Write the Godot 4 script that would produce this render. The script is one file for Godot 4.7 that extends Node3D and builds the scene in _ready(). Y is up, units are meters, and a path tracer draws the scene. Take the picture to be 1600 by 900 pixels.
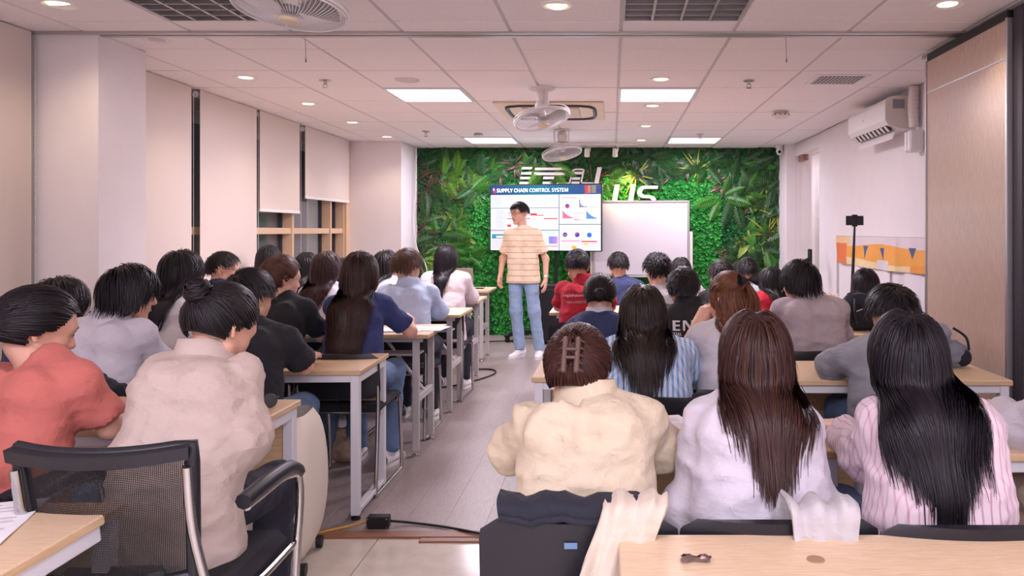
extends Node3D
# A classroom seen from its back rows: one-point view, x to the right, -z towards the plant wall. Depth of a thing = -z.

# ---------------------------------------------------------------- mesh helpers
class MB:
	var v := PackedVector3Array()
	var n := PackedVector3Array()
	var c := PackedColorArray()
	var uv := PackedVector2Array()
	var ix := PackedInt32Array()
	var col := Color.WHITE
	func vert(p: Vector3, nn: Vector3, t := Vector2.ZERO) -> int:
		v.append(p); n.append(nn); c.append(col); uv.append(t)
		return v.size() - 1
	func tri(a: int, b: int, d: int) -> void:
		var cr := (v[b] - v[a]).cross(v[d] - v[a])
		if cr.dot(n[a] + n[b] + n[d]) > 0.0:
			ix.append(a); ix.append(d); ix.append(b)
		else:
			ix.append(a); ix.append(b); ix.append(d)
	func quad(p0: Vector3, p1: Vector3, p2: Vector3, p3: Vector3, nn: Vector3) -> void:
		var a := vert(p0, nn, Vector2(0, 0)); var b := vert(p1, nn, Vector2(1, 0)); var d := vert(p2, nn, Vector2(1, 1)); var e := vert(p3, nn, Vector2(0, 1))
		tri(a, b, d); tri(a, d, e)
	# box with chamfered edges, by its two corners
	func box(lo: Vector3, hi: Vector3, bev := 0.0, xf := Transform3D()) -> void:
		var ce := (lo + hi) * 0.5
		var h := (hi - lo) * 0.5
		var b := minf(bev, minf(h.x, minf(h.y, h.z)) * 0.9)
		var ax := [Vector3(1, 0, 0), Vector3(0, 1, 0), Vector3(0, 0, 1)]
		for k in 3:
			for s in [-1.0, 1.0]:
				var w: Vector3 = ax[k] * s
				var u: Vector3 = ax[(k + 1) % 3]
				var t: Vector3 = ax[(k + 2) % 3]
				var hu := h[(k + 1) % 3] - b
				var ht := h[(k + 2) % 3] - b
				var o := ce + w * h[k]
				quad(xf * (o - u * hu - t * ht), xf * (o + u * hu - t * ht), xf * (o + u * hu + t * ht), xf * (o - u * hu + t * ht), (xf.basis * w).normalized())
		if b <= 0.0:
			return
		for k in 3:
			for s in [-1.0, 1.0]:
				for r in [-1.0, 1.0]:
					var w: Vector3 = ax[(k + 1) % 3] * s
					var u: Vector3 = ax[(k + 2) % 3] * r
					var a: Vector3 = ax[k]
					var ha := h[k] - b
					var hw := h[(k + 1) % 3]
					var hu := h[(k + 2) % 3]
					var p := ce + w * hw + u * (hu - b)
					var q := ce + w * (hw - b) + u * hu
					quad(xf * (p - a * ha), xf * (p + a * ha), xf * (q + a * ha), xf * (q - a * ha), (xf.basis * (w + u)).normalized())
		for sx in [-1.0, 1.0]:
			for sy in [-1.0, 1.0]:
				for sz in [-1.0, 1.0]:
					var g := Vector3(sx, sy, sz)
					var nn := (xf.basis * g).normalized()
					var i0 := vert(xf * (ce + g * Vector3(h.x, h.y - b, h.z - b)), nn)
					var i1 := vert(xf * (ce + g * Vector3(h.x - b, h.y, h.z - b)), nn)
					var i2 := vert(xf * (ce + g * Vector3(h.x - b, h.y - b, h.z)), nn)
					tri(i0, i1, i2)
	# round tube along a path; radius is a number or one for each point
	func tube(pts: Array, rad, sides := 8, cap := true) -> void:
		var m := pts.size()
		var first := v.size()
		var prev := Vector3.ZERO
		for i in m:
			var p: Vector3 = pts[i]
			var d: Vector3 = ((pts[mini(i + 1, m - 1)] as Vector3) - (pts[maxi(i - 1, 0)] as Vector3)).normalized()
			if i == 0:
				prev = d.cross(Vector3.UP if absf(d.y) < 0.9 else Vector3.RIGHT).normalized()
			else:
				prev = (prev - d * prev.dot(d)).normalized()
			var q := d.cross(prev)
			var r: float = rad[i] if rad is Array else rad
			for k in sides:
				var a := TAU * k / sides
				var nn := prev * cos(a) + q * sin(a)
				vert(p + nn * r, nn, Vector2(float(k) / sides, float(i) / m))
		for i in m - 1:
			for k in sides:
				var a := first + i * sides + k
				var b := first + i * sides + (k + 1) % sides
				tri(a, b, b + sides); tri(a, b + sides, a + sides)
		if cap:
			for e in [0, m - 1]:
				var d: Vector3 = ((pts[1] as Vector3) - (pts[0] as Vector3)).normalized() * -1.0 if e == 0 else ((pts[m - 1] as Vector3) - (pts[m - 2] as Vector3)).normalized()
				var o := vert(pts[e], d)
				var ring := []
				for k in sides:
					ring.append(vert(v[first + e * sides + k], d))
				for k in sides:
					tri(o, ring[k], ring[(k + 1) % sides])
	# turned shape round the y axis: points are (radius, height)
	func lathe(prof: Array, xf := Transform3D(), sides := 24) -> void:
		var m := prof.size()
		for i in m - 1:
			var a: Vector2 = prof[i]
			var b: Vector2 = prof[i + 1]
			var t := Vector2(b.y - a.y, a.x - b.x).normalized()
			var first := v.size()
			for k in sides + 1:
				var g := TAU * k / sides
				var nn := (xf.basis * Vector3(cos(g) * t.x, t.y, sin(g) * t.x)).normalized()
				vert(xf * Vector3(cos(g) * a.x, a.y, sin(g) * a.x), nn)
				vert(xf * Vector3(cos(g) * b.x, b.y, sin(g) * b.x), nn)
			for k in sides:
				var j := first + k * 2
				tri(j, j + 2, j + 3); tri(j, j + 3, j + 1)
	# flat polygon (x, y) given depth d along +z
	func prism(poly: PackedVector2Array, d: float, xf := Transform3D()) -> void:
		var tr := Geometry2D.triangulate_polygon(poly)
		for s in [0, 1]:
			var nn := (xf.basis * Vector3(0, 0, 1 if s else -1)).normalized()
			var first := v.size()
			for p in poly:
				vert(xf * Vector3(p.x, p.y, d * s), nn, p)
			for k in range(0, tr.size(), 3):
				tri(first + tr[k], first + tr[k + 1], first + tr[k + 2])
		var cw := Geometry2D.is_polygon_clockwise(poly)
		for k in poly.size():
			var a := poly[k]
			var b := poly[(k + 1) % poly.size()]
			var e := (b - a).normalized()
			var nn2 := Vector3(-e.y, e.x, 0) if cw else Vector3(e.y, -e.x, 0)
			quad(xf * Vector3(a.x, a.y, 0), xf * Vector3(b.x, b.y, 0), xf * Vector3(b.x, b.y, d), xf * Vector3(a.x, a.y, d), (xf.basis * nn2).normalized())
	# grid of points [row][column] as a smooth sheet with a thickness
	func sheet(rows: Array, thick := 0.0, closed := false) -> void:
		var R := rows.size()
		var C: int = rows[0].size()
		var first := v.size()
		for s in ([0, 1] if thick > 0.0 else [0]):
			for i in R:
				for j in C:
					var du: Vector3 = rows[i][(j + 1) % C if closed else mini(j + 1, C - 1)] - rows[i][(j - 1 + C) % C if closed else maxi(j - 1, 0)]
					var dv: Vector3 = rows[mini(i + 1, R - 1)][j] - rows[maxi(i - 1, 0)][j]
					var nn := du.cross(dv).normalized()
					vert(rows[i][j] - nn * thick * s, nn if s == 0 else -nn, Vector2(float(j) / (C - 1), float(i) / (R - 1)))
			var o: int = first + s * R * C
			for i in R - 1:
				for j in (C if closed else C - 1):
					var a: int = o + i * C + j
					var b: int = o + i * C + (j + 1) % C
					tri(a, b, b + C); tri(a, b + C, a + C)
		if thick > 0.0:
			var loop := []
			if closed:
				for i in [0, R - 1]:
					for j in C:
						loop.append([i * C + j, i * C + (j + 1) % C])
			else:
				for j in C - 1:
					loop.append([j, j + 1]); loop.append([(R - 1) * C + j, (R - 1) * C + j + 1])
				for i in R - 1:
					loop.append([i * C, (i + 1) * C]); loop.append([i * C + C - 1, (i + 1) * C + C - 1])
			var off := R * C
			for e in loop:
				var a := v[first + e[0]]; var b := v[first + e[1]]; var d := v[first + off + e[1]]; var g := v[first + off + e[0]]
				quad(a, b, d, g, (b - a).cross(g - a).normalized())
	func add(o: MB, xf: Transform3D) -> void:
		var first := v.size()
		for i in o.v.size():
			v.append(xf * o.v[i]); n.append((xf.basis * o.n[i]).normalized()); c.append(o.c[i]); uv.append(o.uv[i])
		var flip := xf.basis.determinant() < 0.0
		for k in range(0, o.ix.size(), 3):
			ix.append(first + o.ix[k])
			ix.append(first + o.ix[k + (2 if flip else 1)]); ix.append(first + o.ix[k + (1 if flip else 2)])
	func mesh(m: Material) -> ArrayMesh:
		var am := ArrayMesh.new()
		var a := []
		a.resize(Mesh.ARRAY_MAX)
		a[Mesh.ARRAY_VERTEX] = v; a[Mesh.ARRAY_NORMAL] = n; a[Mesh.ARRAY_COLOR] = c; a[Mesh.ARRAY_TEX_UV] = uv; a[Mesh.ARRAY_INDEX] = ix
		am.add_surface_from_arrays(Mesh.PRIMITIVE_TRIANGLES, a)
		am.surface_set_material(0, m)
		return am

var taken := {}
func numbered(s: String) -> String:
	if not taken.has(s):
		taken[s] = 0
		return s
	taken[s] += 1
	return "%s_%03d" % [s, taken[s]]

func put(mb: MB, called: String, m: Material, parent: Node = null) -> MeshInstance3D:
	return put_mesh(mb.mesh(m), called, parent)

func put_mesh(me: Mesh, called: String, parent: Node = null) -> MeshInstance3D:
	var o := MeshInstance3D.new()
	o.mesh = me
	if parent == null:
		o.name = numbered(called)
		add_child(o)
	else:
		o.name = called
		parent.add_child(o, true)
	return o

func tag(o: Node, label: String, category := "", group := "", kind := "") -> Node:
	if label: o.set_meta("label", label)
	if category: o.set_meta("category", category)
	if group: o.set_meta("group", group)
	if kind: o.set_meta("kind", kind)
	return o

func thing(called: String, at: Vector3, turn := 0.0, label := "", category := "", group := "") -> Node3D:
	var o := Node3D.new()
	o.name = numbered(called)
	add_child(o)
	o.position = at
	o.rotation.y = turn
	tag(o, label, category, group)
	return o

func struct(mb: MB, called: String, m: Material) -> MeshInstance3D:
	var o := put(mb, called, m)
	o.set_meta("kind", "structure")
	return o

func boxpart(lo: Vector3, hi: Vector3, bev: float, called: String, m: Material, parent: Node = null) -> MeshInstance3D:
	var b := MB.new()
	b.box(lo, hi, bev)
	return put(b, called, m, parent)

func tubepart(pts: Array, rad, called: String, m: Material, parent: Node, sides := 8) -> MeshInstance3D:
	var b := MB.new()
	b.tube(pts, rad, sides)
	return put(b, called, m, parent)

func copy(root: Node3D, at: Vector3, turn: float, label := "", group := "") -> Node3D:
	var r: Node3D = root.duplicate()
	r.name = numbered(String(root.name).rstrip("0123456789").trim_suffix("_"))
	add_child(r)
	r.position = at
	r.rotation.y = turn
	if label: r.set_meta("label", label)
	if group: r.set_meta("group", group)
	return r

# smooth path through points
func smooth(pts: Array, per := 6) -> Array:
	var out := []
	for i in pts.size() - 1:
		var p0: Vector3 = pts[maxi(i - 1, 0)]; var p1: Vector3 = pts[i]; var p2: Vector3 = pts[i + 1]; var p3: Vector3 = pts[mini(i + 2, pts.size() - 1)]
		for k in per:
			out.append(p1.cubic_interpolate(p2, p0, p3, float(k) / per))
	out.append(pts[-1])
	return out

# ---------------------------------------------------------------- materials
var M := {}
func mat(col: Color, rough := 0.7, metal := 0.0) -> StandardMaterial3D:
	var m := StandardMaterial3D.new()
	m.albedo_color = col
	m.roughness = rough
	m.metallic = metal
	return m

func rgb8(r: int, g: int, b: int) -> Color:
	return Color(r / 255.0, g / 255.0, b / 255.0)

func noise_tex(freq: float, colors: Array, size := 256, kind := FastNoiseLite.TYPE_SIMPLEX_SMOOTH, seed_ := 1, oct := 4) -> NoiseTexture2D:
	var f := FastNoiseLite.new()
	f.noise_type = kind
	f.frequency = freq
	f.seed = seed_
	f.fractal_octaves = oct
	var t := NoiseTexture2D.new()
	t.width = size
	t.height = size
	t.seamless = true
	t.noise = f
	var g := Gradient.new()
	g.offsets = PackedFloat32Array(range(colors.size()).map(func(i): return float(i) / (colors.size() - 1)))
	g.colors = PackedColorArray(colors)
	t.color_ramp = g
	return t

func bump_tex(freq: float, seed_ := 3, size := 256, strength := 4.0, oct := 4, kind := FastNoiseLite.TYPE_SIMPLEX_SMOOTH) -> NoiseTexture2D:
	var f := FastNoiseLite.new()
	f.frequency = freq
	f.seed = seed_
	f.fractal_octaves = oct
	f.noise_type = kind
	var t := NoiseTexture2D.new()
	t.width = size
	t.height = size
	t.seamless = true
	t.as_normal_map = true
	t.bump_strength = strength
	t.noise = f
	return t

func triplanar(m: StandardMaterial3D, tex: Texture2D, scale: Vector3, world := false, normal: Texture2D = null, nscale := 0.5) -> StandardMaterial3D:
	if tex: m.albedo_texture = tex
	if normal:
		m.normal_enabled = true
		m.normal_texture = normal
		m.normal_scale = nscale
	m.uv1_triplanar = true
	m.uv1_world_triplanar = world
	m.uv1_scale = scale
	return m

func gray(x: float) -> Color:
	return Color(x, x, x)

func make_materials() -> void:
	var faint := noise_tex(0.02, [gray(0.985), gray(1.0)], 256)
	M.wall = triplanar(mat(rgb8(236, 229, 231), 0.75), faint, Vector3.ONE * 0.7, true)
	M.tile = triplanar(mat(rgb8(250, 245, 247), 0.85), noise_tex(0.25, [gray(0.93), gray(1.0), gray(0.97)], 256), Vector3.ONE * 2.0, true)
	M.grid = mat(rgb8(206, 200, 202), 0.5)
	M.blind = triplanar(mat(rgb8(226, 214, 208), 0.85), noise_tex(0.3, [gray(0.96), gray(1.0)], 256), Vector3(4, 4, 4), true)
	M.white = mat(rgb8(235, 233, 234), 0.45)
	M.offwhite = mat(rgb8(226, 219, 212), 0.5)
	M.cream = mat(rgb8(226, 212, 186), 0.5)
	M.black = mat(rgb8(24, 24, 28), 0.5)
	M.blackfab = triplanar(mat(rgb8(30, 30, 38), 0.9), noise_tex(0.2, [gray(0.8), gray(1.0)], 128), Vector3.ONE * 6.0)
	M.plastic = mat(rgb8(27, 28, 36), 0.42)
	M.chrome = mat(rgb8(200, 198, 198), 0.18, 1.0)
	M.alu = mat(rgb8(190, 188, 190), 0.35, 0.9)
	M.greymetal = mat(rgb8(196, 192, 190), 0.45, 0.1)
	M.whitemetal = mat(rgb8(226, 226, 232), 0.38)
	M.oak = triplanar(mat(rgb8(228, 204, 176), 0.42), noise_tex(0.03, [rgb8(226, 214, 200), rgb8(255, 252, 246), rgb8(240, 230, 216), rgb8(255, 250, 242)], 512, FastNoiseLite.TYPE_SIMPLEX_SMOOTH, 7, 5), Vector3(0.5, 9, 9))
	M.oakedge = triplanar(mat(rgb8(228, 200, 164), 0.5), noise_tex(0.03, [rgb8(226, 214, 200), rgb8(255, 252, 246)], 256, FastNoiseLite.TYPE_SIMPLEX_SMOOTH, 7, 5), Vector3(0.5, 9, 0.5))
	M.panelwood = triplanar(mat(rgb8(218, 198, 186), 0.32), noise_tex(0.04, [rgb8(214, 200, 190), rgb8(250, 244, 238), rgb8(228, 216, 206), rgb8(255, 252, 250)], 512, FastNoiseLite.TYPE_SIMPLEX_SMOOTH, 17, 5), Vector3(6, 0.35, 6))
	M.plank = []
	for k in 5:
		var t: float = [0.0, 0.01, -0.012, 0.018, -0.02][k]
		M.plank.append(triplanar(mat(Color(0.66 + t, 0.605 + t, 0.6 + t), 0.32), noise_tex(0.03, [gray(0.86), gray(1.0), gray(0.92), gray(0.98)], 256, FastNoiseLite.TYPE_SIMPLEX_SMOOTH, 20 + k, 5), Vector3(7, 7, 0.7)))
	M.tilefloor = triplanar(mat(rgb8(226, 214, 200), 0.16), noise_tex(0.03, [gray(0.92), gray(1.0)], 256), Vector3.ONE, true)
	M.grout = mat(rgb8(178, 164, 150), 0.8)
	M.brownwood = triplanar(mat(rgb8(168, 118, 92), 0.4), noise_tex(0.04, [gray(0.75), gray(1.0)], 256), Vector3(0.6, 9, 9))
	M.beigeframe = mat(rgb8(216, 186, 156), 0.45)
	M.glass = mat(Color(0.55, 0.58, 0.62, 0.25), 0.03)
	M.glass.transparency = BaseMaterial3D.TRANSPARENCY_ALPHA
	M.clear = mat(Color(0.9, 0.9, 0.9, 0.12), 0.03)
	M.clear.transparency = BaseMaterial3D.TRANSPARENCY_ALPHA
	M.paper = mat(rgb8(240, 238, 240), 0.7)
	M.dark = mat(rgb8(52, 46, 56), 0.5)
	M.skin = mat(rgb8(222, 172, 148), 0.5)
	M.skin.subsurf_scatter_enabled = true
	M.skin.subsurf_scatter_strength = 0.12
	M.wrinkle = bump_tex(0.006, 5, 512, 22.0, 2)
	((M.wrinkle as NoiseTexture2D).noise as FastNoiseLite).fractal_type = FastNoiseLite.FRACTAL_RIDGED
	((M.wrinkle as NoiseTexture2D).noise as FastNoiseLite).domain_warp_enabled = true
	((M.wrinkle as NoiseTexture2D).noise as FastNoiseLite).domain_warp_amplitude = 25.0
	M.weave = bump_tex(0.25, 9, 256, 3.0, 2)

# ---------------------------------------------------------------- camera, light, room
const FOC := 1178.0
const CEIL := 2.453
const BACK := -9.92
const COLS := [-3.3, -2.889, -2.30, -1.748, -1.145, -0.554, 0.047, 0.663, 1.29, 1.913, 2.3]
const LEDS := [[2, 6], [5, 6], [2, 1], [6, 1]]
const LEDS_BEHIND := [[2, 16], [5, 16], [2, 18], [5, 18], [7, 18], [2, 20], [5, 20], [7, 20]]
const LOUVRES := [[1, 10], [5, 10]]

func panel_light(x: float, z: float, wx: float, wz: float, e: float, c := Color(0.985, 0.935, 1.0)) -> void:
	var l := AreaLight3D.new()
	l.name = numbered("panel_glow")
	l.area_size = Vector2(wx, wz)
	l.light_energy = e
	l.light_color = c
	l.area_normalize_energy = true
	l.shadow_enabled = true
	l.set("area_range", 20.0)
	add_child(l)
	l.position = Vector3(x, CEIL - 0.03, z)
	l.rotation.x = -PI / 2

func tile_z(row: int) -> float:      # far edge of a row of ceiling tiles, counted from the plant wall
	return BACK + 0.6 * row

func camera_and_light() -> void:
	var cam := Camera3D.new()
	cam.name = "camera"
	cam.projection = Camera3D.PROJECTION_FRUSTUM
	cam.near = 0.05
	cam.far = 100.0
	cam.size = cam.near * 900.0 / FOC
	cam.frustum_offset = Vector2((800.0 - 956.5) / FOC * cam.near, (361.0 - 450.0) / FOC * cam.near)
	add_child(cam)
	cam.position = Vector3(0, 1.364, 0)
	cam.current = true
	var we := WorldEnvironment.new()
	we.name = "environment"
	var e := Environment.new()
	e.background_mode = Environment.BG_COLOR
	e.background_color = Color(0.05, 0.055, 0.08)
	e.tonemap_mode = Environment.TONE_MAPPER_LINEAR
	e.tonemap_exposure = 1.46
	e.sdfgi_enabled = true
	e.ssao_enabled = true
	e.ssil_enabled = true
	we.environment = e
	add_child(we)
	for k in LEDS.size():
		var a: Array = LEDS[k]
		var x0: float = COLS[a[0] + 1]; var x1: float = COLS[a[0] + 2]
		panel_light((x0 + x1) / 2, tile_z(a[1]) + 0.3, x1 - x0 - 0.06, 0.54, 3.2 if k < 2 else 2.4)
	for a in LEDS_BEHIND:
		panel_light((COLS[a[0] + 1] + COLS[a[0] + 2]) / 2, tile_z(a[1]) + 0.3, 0.54, 0.54, 1.8, Color(0.955, 0.925, 1.0))

func led_panel(a: Array, label: String) -> void:
	var x0: float = COLS[a[0] + 1]; var x1: float = COLS[a[0] + 2]
	var z0 := tile_z(a[1])
	var t := thing("ceiling_light_panel", Vector3((x0 + x1) / 2, CEIL, z0 + 0.3), 0, label, "ceiling light")
	var w := (x1 - x0) / 2 - 0.012
	var b := MB.new()
	for s in [-1, 1]:
		b.box(Vector3(s * w - 0.012, -0.012, -0.29), Vector3(s * w + 0.012, 0.02, 0.29), 0.002)
		b.box(Vector3(-w, -0.012, s * 0.288 - 0.012), Vector3(w, 0.02, s * 0.288 + 0.012), 0.002)
	put(b, "frame", M.whitemetal, t)
	var d := mat(Color(1, 1, 1), 0.4)
	d.emission_enabled = true
	d.emission = Color(1.0, 0.98, 0.99)
	d.emission_energy_multiplier = 1.6
	boxpart(Vector3(-w + 0.012, -0.006, -0.278), Vector3(w - 0.012, 0.012, 0.278), 0, "diffuser", d, t)

func build_room() -> void:
	var mb: MB
	# ceiling: base slab, each tile and each grid bar
	mb = MB.new()
	mb.box(Vector3(-4.0, CEIL + 0.1, BACK - 0.3), Vector3(4.2, CEIL + 0.25, 4.2))
	var ceil := struct(mb, "ceiling", M.wall)
	var rng := RandomNumberGenerator.new()
	rng.seed = 4
	var skip := {}
	for a in LEDS + LEDS_BEHIND + LOUVRES:
		skip[Vector2i(a[0] + 1, a[1])] = true
	var shapes := {}
	for i in COLS.size() - 1:
		for r in 23:
			if skip.has(Vector2i(i, r)):
				continue
			if not shapes.has(i):
				var b := MB.new()
				var w: float = COLS[i + 1] - COLS[i]
				b.box(Vector3(0.01, 0, 0.008), Vector3(w - 0.01, 0.015, 0.592), 0.0015)
				shapes[i] = b.mesh(M.tile)
			var o := put_mesh(shapes[i], "ceiling_tile", ceil)
			o.position = Vector3(COLS[i], CEIL + rng.randf_range(-0.002, 0.002), tile_z(r))
	for i in range(1, COLS.size() - 1):
		boxpart(Vector3(COLS[i] - 0.013, CEIL + 0.004, BACK), Vector3(COLS[i] + 0.013, CEIL + 0.03, 3.9), 0.0, "grid_bar", M.grid, ceil)
	for r in range(1, 23):
		boxpart(Vector3(-3.3, CEIL + 0.011, tile_z(r) - 0.012), Vector3(2.3, CEIL + 0.03, tile_z(r) + 0.012), 0.0, "grid_bar", M.grid, ceil)
	# floor: laminate planks beyond the threshold, glossy tiles on this side
	mb = MB.new()
	mb.box(Vector3(-4.0, -0.2, BACK - 0.3), Vector3(5.0, -0.012, 4.2))
	var fl := struct(mb, "floor", M.grout)
	var pw := 0.19
	var pm := []
	for k in 5:
		var b := MB.new()
		b.box(Vector3(0.0003, -0.012, 0.0003), Vector3(pw - 0.0003, 0.0, 1.2597), 0.0004)
		pm.append(b.mesh(M.plank[k]))
	for i in 29:
		var z := BACK - rng.randf() * 1.2
		while z < -3.45:
			var o := put_mesh(pm[rng.randi() % 5], "plank", fl)
			o.position = Vector3(-3.25 + i * pw, 0, z)
			if z + 1.26 > -3.42:
				o.scale.z = (-3.42 - z) / 1.26
			z += 1.26
	var tb := MB.new()
	tb.box(Vector3(0.002, -0.012, 0.002), Vector3(0.598, -0.004, 0.598), 0.001)
	var tm := tb.mesh(M.tilefloor)
	for i in 10:
		for j in 12:
			var o := put_mesh(tm, "floor_tile", fl)
			o.position = Vector3(-3.44 + i * 0.6, 0, -3.385 + j * 0.6)
	mb = MB.new()
	mb.box(Vector3(-3.2, -0.012, -3.42), Vector3(2.3, 0.006, -3.35), 0.003)
	mb.box(Vector3(-0.85, -0.012, -3.345), Vector3(0.2, 0.004, -3.305), 0.003)
	tag(put(mb, "trim_1", M.brownwood), "brown wooden threshold strip between laminate and tile floor", "", "", "structure")
	# back wall and the pillar beside the plant wall
	mb = MB.new()
	mb.box(Vector3(-3.7, -0.1, BACK - 0.25), Vector3(5.0, CEIL + 0.12, BACK - 0.05))
	struct(mb, "wall_back", M.wall)
	mb = MB.new()
	mb.box(Vector3(-3.7, 0, BACK - 0.05), Vector3(-2.55, CEIL, -9.13), 0.004)
	tag(struct(mb, "pillar", M.wall), "white pillar between the window and the plant wall")
	mb = MB.new()
	mb.box(Vector3(-3.7, 0, -4.58), Vector3(-2.83, CEIL, -4.15), 0.004)
	tag(struct(mb, "pillar", M.wall), "wide white pillar beside the roller blinds")
	# left wall: sill, lintel and fins with dark glass
	mb = MB.new()
	mb.box(Vector3(-3.7, -0.1, BACK), Vector3(-3.3, 0.78, 4.0))
	mb.box(Vector3(-3.7, 2.32, BACK), Vector3(-3.3, CEIL + 0.12, 4.0))
	mb.box(Vector3(-3.7, 0.7, -3.0), Vector3(-3.3, 2.4, 4.0))
	var wl := struct(mb, "wall_left", M.wall)
	boxpart(Vector3(-3.34, 0.75, -9.13), Vector3(-3.18, 0.79, -4.58), 0.004, "window_sill", M.beigeframe, wl)
	var n := 1
	for s in [[-9.0, -8.62], [-8.58, -7.6], [-7.56, -6.6], [-6.56, -5.6], [-5.56, -4.6]]:
		mb = MB.new()
		mb.box(Vector3(-3.34, 0.78, s[0]), Vector3(-3.325, 2.33, s[1]))
		var w := struct(mb, "window_%d" % n, M.glass)
		n += 1
		boxpart(Vector3(-3.325, 0.79, s[0] - 0.025), Vector3(-3.2, 2.33, s[0] + 0.012), 0.003, "window_mullion", M.beigeframe, w)
		boxpart(Vector3(-3.31, 1.335, s[0] + 0.012), Vector3(-3.215, 1.395, s[1]), 0.003, "window_transom", M.beigeframe, w)
		boxpart(Vector3(-3.335, 0.79, s[0] + 0.012), Vector3(-3.3, 2.33, s[0] + 0.04), 0.002, "window_gasket", M.dark, w)
	boxpart(Vector3(-3.33, 0.79, -9.13), Vector3(-3.17, 2.33, -9.0), 0.003, "window_jamb", M.beigeframe, wl)
	# the night outside: a neighbour's wall with a few lit letters
	mb = MB.new()
	mb.box(Vector3(-7.2, -3, -14), Vector3(-7.0, 6, 2))
	mb.box(Vector3(-7.0, -3, -9.4), Vector3(-6.6, 6, -9.0))
	var nb := put(mb, "neighbour_building", mat(rgb8(120, 116, 124), 0.8))
	tag(nb, "grey building wall seen at night through the window", "building")
	var ls := mat(rgb8(250, 200, 60), 0.5)
	ls.emission_enabled = true
	ls.emission = rgb8(255, 200, 60)
	ls.emission_energy_multiplier = 1.2
	mb = MB.new()
	for k in 7:
		mb.box(Vector3(-6.98, 0.98 + rng.randf() * 0.1, -13.6 + k * 0.12), Vector3(-6.96, 1.12 + rng.randf() * 0.1, -13.52 + k * 0.12))
	tag(put(mb, "lit_sign", ls), "small yellow lit sign outside the dark window", "sign")
	var sun := OmniLight3D.new()
	sun.name = "street_glow"
	sun.light_energy = 6.0
	sun.light_size = 0.4
	sun.shadow_enabled = true
	sun.omni_range = 20.0
	add_child(sun)
	sun.position = Vector3(-5.4, 4.5, -8.0)
	# right wall with the doorway
	mb = MB.new()
	mb.box(Vector3(2.3, -0.1, -8.37), Vector3(2.5, CEIL + 0.12, 4.0))
	mb.box(Vector3(2.3, 2.30, -9.45), Vector3(2.5, CEIL + 0.12, -8.37))
	mb.box(Vector3(2.3, -0.1, BACK), Vector3(2.5, CEIL + 0.12, -9.45))
	struct(mb, "wall_right", M.wall)
	mb = MB.new()
	mb.box(Vector3(2.18, 0, BACK - 0.04), Vector3(2.3, CEIL, -9.45), 0.003)
	tag(struct(mb, "pillar", M.wall), "narrow white pier between plant wall and doorway")
	mb = MB.new()
	mb.box(Vector3(-3.7, -0.1, 3.9), Vector3(5.0, CEIL + 0.12, 4.1))
	struct(mb, "wall_rear", M.wall)
	# corridor beyond the doorway, with raised round panels
	mb = MB.new()
	mb.box(Vector3(4.0, -0.1, -11.5), Vector3(4.2, CEIL, -6.0))
	mb.box(Vector3(2.5, -0.1, -11.7), Vector3(4.2, CEIL, -11.5))
	mb.box(Vector3(2.5, -0.1, -6.2), Vector3(4.2, CEIL, -6.0))
	mb.box(Vector3(2.4, -0.2, -11.7), Vector3(4.2, 0, -6.0))
	mb.box(Vector3(2.3, CEIL, -11.7), Vector3(4.2, CEIL + 0.1, -6.0))
	var cw := mat(rgb8(232, 216, 200), 0.6)
	var cor := struct(mb, "wall_corridor", cw)
	for k in 4:
		var zc := -11.5
		var yc := 0.3 + k * 0.62
		boxpart(Vector3(3.1, yc - 0.29, zc), Vector3(3.7, yc + 0.29, zc + 0.03), 0.012, "relief_panel", cw, cor)
		mb = MB.new()
		mb.lathe([Vector2(0.27, 0.0), Vector2(0.25, 0.03), Vector2(0.13, 0.045), Vector2(0.11, 0.02), Vector2(0, 0.015)], Transform3D(Basis(Vector3.RIGHT, PI / 2), Vector3(3.4, yc, zc + 0.03)), 28)
		put(mb, "relief_ring", cw, cor)
	panel_light(3.2, -9.6, 0.5, 0.5, 1.6)
	mb = MB.new()
	mb.box(Vector3(2.36, 0.0, -9.43), Vector3(2.372, 2.28, -8.4), 0.0)
	var gd := struct(mb, "door_1", M.clear)
	boxpart(Vector3(2.33, 2.23, -9.44), Vector3(2.4, 2.3, -9.2), 0.004, "door_hinge", M.brownwood, gd)
	# folding partition stack and its ceiling track
	var t := thing("folding_partition", Vector3(1.9, 0, -4.09), 0, "folded wood-grain partition panels standing against the side wall", "partition")
	for k in 3:
		boxpart(Vector3(0.11 * k, 0.02, -0.46), Vector3(0.11 * k + 0.1, 2.385, 0.46), 0.004, "panel", M.panelwood, t)
	boxpart(Vector3(-0.0025, 2.192, -0.455), Vector3(0.001, 2.2, 0.455), 0, "groove_strip", M.alu, t)
	for s in [-1, 1]:
		boxpart(Vector3(-0.008, 0.02, s * 0.466 - 0.009), Vector3(0.1, 2.39, s * 0.466 + 0.009), 0.003, "edge_profile", M.alu, t)
	boxpart(Vector3(0.0, 2.385, -0.46), Vector3(0.1, 2.43, 0.46), 0.003, "top_seal", M.black, t)
	boxpart(Vector3(0.02, 0.0, 0.48), Vector3(0.4, 2.43, 0.56), 0.003, "jamb_post", M.dark, t)
	mb = MB.new()
	mb.box(Vector3(-3.2, CEIL - 0.012, -4.2), Vector3(2.1, CEIL + 0.01, -4.165), 0.002)
	mb.box(Vector3(-3.2, CEIL - 0.012, -4.14), Vector3(2.1, CEIL + 0.01, -4.105), 0.002)
	mb.box(Vector3(-3.2, CEIL - 0.004, -4.165), Vector3(2.1, CEIL + 0.012, -4.14), 0)
	tag(put(mb, "trim_2", M.alu), "metal ceiling track of the folding partition", "", "", "structure")
	mb = MB.new()
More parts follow.
